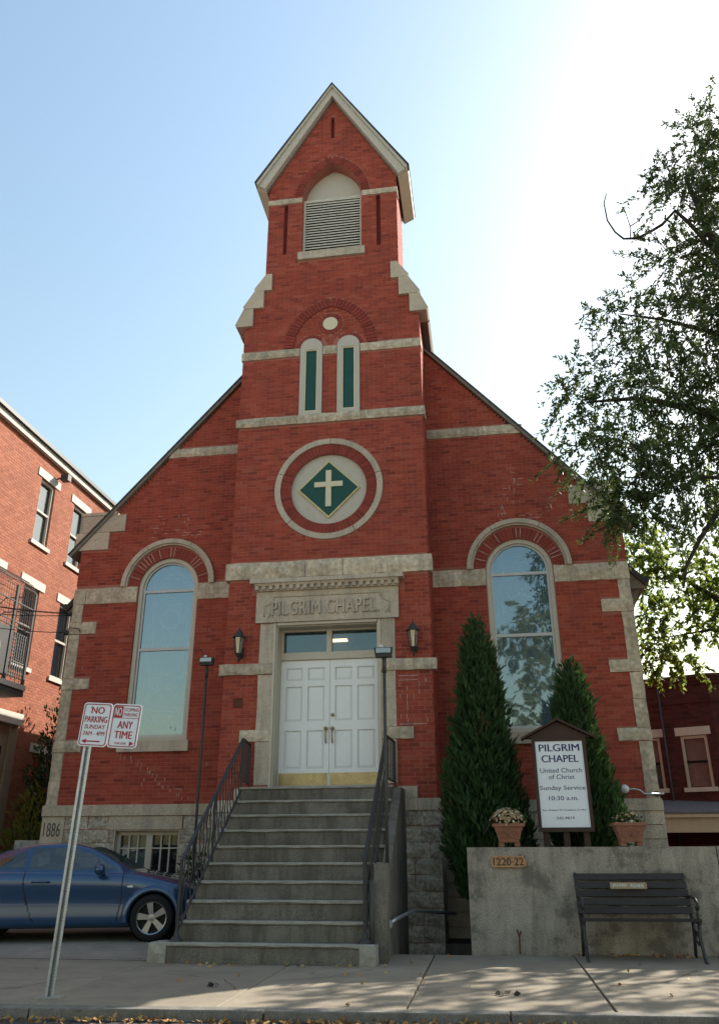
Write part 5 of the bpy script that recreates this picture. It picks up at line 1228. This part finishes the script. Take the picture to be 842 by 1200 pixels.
# ================================================================== PLANTS AND TREES
def cedar(x, y, z, h, r, label, seed, n=15000):
    t = thing('conical_cedar', label, 'cedar', (x, y, z), group='dark conical cedars before the church')
    rg = np.random.default_rng(seed); pr_ = lambda u: r*np.clip((1-u)**.75*(.78+.5*u)*np.minimum(1, .75+u*2.2), .01, None)
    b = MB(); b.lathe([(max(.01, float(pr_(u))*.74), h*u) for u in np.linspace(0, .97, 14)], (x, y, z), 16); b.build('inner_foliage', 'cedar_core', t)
    MB().tube([(x, y, z-.1), (x, y, z+.5)], [.07, .05], 8).build('trunk', 'bark', t)
    u = 1-np.sqrt(rg.uniform(0, 1, n)); u = np.clip(u*.99, 0, .995); a = rg.uniform(0, 2*np.pi, n)
    lump = 1+.17*np.sin(a*4+u*17+seed)*np.sin(u*26+a*2)+.12*np.sin(a*9+u*47)+.10*np.sin(u*9+seed*2+np.cos(a))+.07*rg.normal(size=n)
    R_ = pr_(u)*lump*rg.uniform(.80, 1.05, n)
    P = np.stack([x+R_*np.cos(a), y+R_*np.sin(a), z+h*u-.04], 1)
    D = np.stack([np.cos(a)*.55, np.sin(a)*.55, np.full(n, 1.0)], 1) + rg.normal(size=(n, 3))*.28
    V, Q = leaf_quads(P, D, .13, .042, rng=rg); np_mesh('foliage', V, Q, 'cedar_leaf', t)
    k = n//22; i = rg.integers(0, n, k); P2 = P[i].repeat(3, 0); D2 = (D[i]*np.array([1.3, 1.3, .9])).repeat(3, 0)+rg.normal(size=(k*3, 3))*.22
    V, Q = leaf_quads(P2, D2, .21, .04, rng=rg); np_mesh('stray_shoots', V, Q, 'cedar_leaf', t)
    j = np.where((np.sin(a*3+seed)*np.sin(u*15+seed*3) > .72) & (rg.random(n) < .4))[0]
    V, Q = leaf_quads(P[j]+D[j]*.01, D[j], .11, .04, rng=rg); np_mesh('browned_sprays', V, Q, 'brown_spray', t)
cedar(2.48, -.55, .55, 4.12, .64, 'taller dark green conical cedar, left of the notice board beside the steps', 3)
cedar(3.86, -.50, 1.0, 2.95, .56, 'shorter dark green conical cedar directly behind the notice board', 9, 11000)

def limb_tree(name, label, root, nodes, links, crown, m, leaf, twigs, leaves, seed, cat='tree', **kw):
    t = thing(name, label, cat, root)
    tr_ = MB()
    for pts_, r0, r1 in links:
        n = len(pts_); tr_.tube(pts_, [r0+(r1-r0)*i/(n-1) for i in range(n)], 8)
    tw = spray_crown('crown', crown, m, t, twigs, leaves, leaf, seed=seed, **kw)
    tr_.build('trunk', 'bark', t, True)
    if tw.v: tw.build('twigs', 'bark', t, kind='stuff')
    return t
# the big tree on the right: drooping outer sprays reach in front of the gable corner
c1 = [(7.0, -2.3, 12.6, .5, .8), (6.8, -2.2, 12.3, .35, .5), (6.74, -2.2, 11.65, .6, 1.1), (6.21, -2.6, 10.85, .6, 1), (6.62, -2.0, 10.25, .6, 1.2), (5.98, -2.7, 11.15, .24, .35), (5.91, -2.4, 9.66, .65, 1.2), (6.5, -2.6, 9.1, .65, 1.3), (5.30, -2.2, 8.92, .48, .55),
      (5.5, -2.7, 8.3, .62, 1.15), (6.05, -2.4, 8.05, .7, 1.5), (4.88, -2.5, 8.75, .28, .35), (4.58, -2.3, 7.66, .55, .95), (5.2, -2.6, 7.3, .75, 1.6), (5.9, -2.3, 6.95, .72, 1.6), (4.12, -2.6, 7.08, .34, .6),
      (4.36, -2.2, 6.54, .5, 1.1), (4.85, -2.8, 6.36, .62, 1.4), (5.5, -2.4, 6.16, .7, 1.5), (4.58, -2.5, 5.66, .36, .8), (4.95, -2.2, 5.52, .45, 1.0), (5.55, -2.6, 5.60, .45, .8),
      (6.3, -1.6, 7.4, .8, 1.4), (6.8, -2.6, 8.2, .9, 1.4), (7.2, -2.2, 9.6, 1.0, 1.4), (7.4, -2.4, 11.2, 1.0, 1.3), (8.4, -1.8, 8.8, 1.3, 1.6), (8.8, -2.4, 10.6, 1.4, 1.6), (10.2, -2, 9.0, 1.6, 1.8), (8.0, -2.5, 6.9, 1.0, 1.2), (10, -2.2, 11.5, 1.5, 1.5), (6.6, -2.3, 6.3, .6, 1.0), (7.05, -2.4, 11.2, .6, 1.2), (7.0, -2.2, 10.3, .6, 1.3), (6.75, -2.5, 8.9, .6, 1.2), (6.6, -2.4, 7.6, .6, 1.2), (6.35, -2.3, 6.7, .55, 1.0)]
L1 = [([(9.4, -2.3, -.1), (9.35, -2.3, 1.6), (9.2, -2.25, 3.2), (8.8, -2.2, 4.6)], .30, .20), ([(8.8, -2.2, 4.6), (8.2, -2.2, 6.4), (7.3, -2.3, 8.2), (6.6, -2.4, 9.6), (6.3, -2.5, 11.2)], .17, .03),
      ([(8.5, -2.2, 5.4), (7.3, -2.3, 6.3), (6.2, -2.3, 6.9), (5.1, -2.5, 7.2), (4.3, -2.5, 7.2)], .11, .015), ([(8.8, -2.2, 4.6), (9.4, -2.2, 7), (9.6, -2.2, 9.5), (9.2, -2.2, 11.5)], .16, .03),
      ([(7.3, -2.3, 6.3), (6.5, -2.45, 5.9), (5.85, -2.5, 5.4), (5.54, -2.5, 5.0), (5.30, -2.5, 4.62), (5.22, -2.5, 4.32)], .06, .012), ([(6.4, -2.4, 5.85), (5.6, -2.4, 5.95), (4.7, -2.4, 6.0)], .035, .01),
      ([(7.6, -2.3, 7.7), (6.6, -2.3, 8.2), (5.6, -2.5, 8.5), (5.0, -2.4, 8.75)], .05, .01), ([(6.9, -2.4, 9.0), (6.2, -2.5, 10.3), (6.04, -2.5, 10.55), (5.81, -2.5, 10.3), (5.59, -2.5, 10.17), (5.39, -2.5, 10.08), (5.19, -2.5, 10.1), (5.08, -2.5, 10.25)],   .034, .014),
      ([(5.08, -2.5, 10.25), (4.99, -2.5, 10.5), (4.98, -2.5, 10.86), (5.04, -2.5, 11.05)], .015, .008), ([(5.3, -2.5, 10.09), (5.32, -2.5, 10.35), (5.28, -2.5, 10.7)], .010, .006), ([(5.32, -2.5, 10.33), (5.46, -2.5, 10.42), (5.56, -2.5, 10.55)], .010, .006)]
limb_tree('street_tree', 'large leafy tree whose drooping boughs hang into the right of the view', (9.4, -2.3, 0), None, L1, c1, 'tree_leaf', (.080, .030), 44, 42, 11, tl=.55, droop=.45)
# sunlit tree behind the right corner of the church
c2 = [(6.35, 4.0, 6.9, .55, 1), (7.0, 4.3, 6.5, .7, 1), (7.7, 3.8, 6.8, .7, 1), (6.3, 4.2, 5.7, .55, 1), (7.15, 4.0, 5.5, .65, .9), (6.15, 3.9, 4.85, .35, .6), (6.65, 4.1, 4.75, .4, .6), (7.6, 4.1, 6.0, .6, .8), (6.15, 4.3, 7.3, .45, .8),
      (8.2, 4.0, 5.6, .8, 1), (8.8, 3.6, 6.6, 1.0, 1.2), (8.4, 3.0, 7.6, 1.0, 1.2), (9.6, 2.6, 6.2, 1.1, 1.1), (9.6, 2.4, 7.6, 1.1, 1.2), (8.6, 1.6, 6.6, .9, 1), (10.4, 1.4, 6.8, 1.0, 1.0), (9.3, 3.2, 4.9, .8, .7), (7.6, 2.0, 7.2, .7, .8), (11.2, 2.4, 7.2, 1.1, 1)]
L2_ = [([(8.9, 3.3, -.1), (8.85, 3.3, 2.5), (8.7, 3.3, 4.4)], .2, .14), ([(8.7, 3.3, 4.4), (8.0, 3.6, 5.4), (7.2, 4.0, 6.2), (6.4, 4.1, 6.9)], .11, .02), ([(8.7, 3.3, 4.4), (9.3, 2.8, 6), (9.4, 2.6, 7.6)], .11, .03), ([(8.2, 3.5, 5.1), (7.3, 3.9, 5.3), (6.4, 4.0, 5.2)], .05, .01), ([(8.8, 3.2, 4.8), (8.6, 2.0, 6.2), (8.4, 1.7, 7)], .07, .02)]
limb_tree('backlit_tree', 'smaller bright yellow green tree behind the right corner of the church', (8.9, 3.3, 0), None, L2_, c2, 'bright_leaf', (.12, .06), 34, 30, 12, tl=.5, droop=.3)
# tree across the street, which the right window reflects
c3 = [(5.6, -26, 12.2, 1.3, 1), (6.6, -26.5, 10.6, 1.6, 1), (4.9, -26, 10.4, 1.0, 1), (5.6, -25.5, 8.9, 1.2, 1), (7.4, -26, 8.6, 1.5, 1), (4.6, -26, 7.2, .8, .8), (6.4, -26, 6.9, 1.2, 1), (8.6, -26.5, 11.2, 1.7, 1), (8.8, -26, 7.6, 1.5, 1), (4.0, -26, 11.4, .6, .6)]
L3 = [([(7.2, -26, -.3), (7.1, -26, 4), (6.9, -26, 7), (6.4, -26, 10), (5.8, -26, 12)], .28, .05), ([(7, -26, 5.5), (5.8, -26, 7.5), (4.9, -26, 9.5)], .12, .03), ([(7, -26, 6), (8.2, -26, 8.5), (8.8, -26.4, 11)], .14, .04)]
limb_tree('reflected_tree', 'tree across the street, seen only as a reflection in the right chapel window', (7.2, -26, -.3), None, L3, c3, 'far_leaf', (.22, .12), 34, 30, 13, tl=1.0, droop=.2)

def shrub(x, y, z, r, h, label, m, seed, n=900, leaf=(.09, .04), name='shrub', grp=None):
    t = thing(name, label, 'shrub', (x, y, z), group=grp); rg = np.random.default_rng(seed)
    d = rg.normal(size=(n, 3)); d[:, 2] = np.abs(d[:, 2]); d /= np.linalg.norm(d, axis=1)[:, None]
    P = np.array([x, y, z]) + d*np.array([r, r, h])*rg.uniform(.35, 1.0, (n, 1)); P[:, 0] += .12*r*np.sin(P[:, 2]*9)
    V, Q = leaf_quads(P, d+rg.normal(size=(n, 3))*.6+np.array([0, 0, .3]), leaf[0], leaf[1], rng=rg); np_mesh('foliage', V, Q, m, t)
    b = MB()
    for k in range(6): a = k*1.05; b.tube([(x, y, z-.02), (x+.3*r*math.cos(a), y+.3*r*math.sin(a), z+h*.35), (x+.7*r*math.cos(a), y+.7*r*math.sin(a), z+h*.75)], [.015, .01, .005], 5)
    b.build('stems', 'bark', t, kind='stuff')
shrub(-2.25, .62, .05, .42, 1.15, 'dark green bush between the basement window and the steps', 'shrub_leaf', 5, 1300)
shrub(-5.72, 1.7, .05, .42, 1.55, 'dark rounded bush in the alley beside the cornerstone', 'shrub_leaf', 6, 1500)
shrub(-6.35, 2.6, .05, .6, 2.3, 'yellow green arching bush in the alley by the orange building', 'fern_leaf', 7, 1700, (.22, .035))
shrub(-6.85, 4.3, .05, .75, 4.75, 'tall dark bush enlarged to stand in for leaf shadow on the sunlit alley wall', 'shrub_leaf', 8, 5200, (.13, .055))  # raised so its dark leaves imitate a leafy shadow on the wall
shrub(7.6, 5.6, 0, .5, 1.75, 'light green bush before the cream porch', 'bright_leaf', 9, 900)
tag(MB().rock(-5.95, -5.40, 1.45, .05, 1.35, .8, .08, 91, 4, 4).build('pale_boulder', 'pale_rock'), 'pale stone block standing in the alley at the church corner', 'stone')

# fallen leaves along the kerb and in corners: nobody could count them
rg = np.random.default_rng(4); n = 900
x = rg.uniform(-4, 6, n); y = np.array([kerb_y(a) for a in x]) - rg.exponential(.10, n) - .01; z = np.full(n, -.058)
m2 = 45; x2 = rg.uniform(-3.5, 6, m2); y2 = rg.uniform(-5.6, -2.2, m2); z2 = np.full(m2, .012); keep = ~((y2 > -3.2) & (x2 > -1.5) & (x2 < 1.3)); x2, y2, z2 = x2[keep], y2[keep], z2[keep]
m3 = 60; x3 = rg.uniform(3.3, 5.2, m3); y3 = rg.uniform(-2.0, -1.78, m3); z3 = np.full(m3, .012)
m4 = 40; x4 = rg.uniform(-1.2, 1.3, m4); y4 = rg.uniform(-3.3, -3.14, m4); z4 = np.full(m4, .012)
P = np.stack([np.concatenate([x, x2, x3, x4]), np.concatenate([y, y2, y3, y4]), np.concatenate([z, z2, z3, z4])], 1)
D = rg.normal(size=P.shape); D[:, 2] = np.abs(D[:, 2])*.22
V, Q = leaf_quads(P, D, .055, .033, rng=rg); lf = np_mesh('fallen_leaves', V, Q, 'dry_leaf', None, kind='stuff')
lf['label'] = 'dry brown and orange fallen leaves scattered along the kerb'
P = np.concatenate([np.array([c_])+rg.normal(size=(5, 3))*np.array([.05, .025, 0]) for c_ in ((-.16, -4.7, .016), (2.55, -4.85, .016))]); D = rg.normal(size=P.shape); D[:, 2] = .08; V, Q = leaf_quads(P, D, .09, .045, rng=rg)
lf = np_mesh('dead_leaves', V, Q, 'soil', None, kind='stuff'); lf['label'] = 'two small clumps of dark dead leaves lying on the pavement'
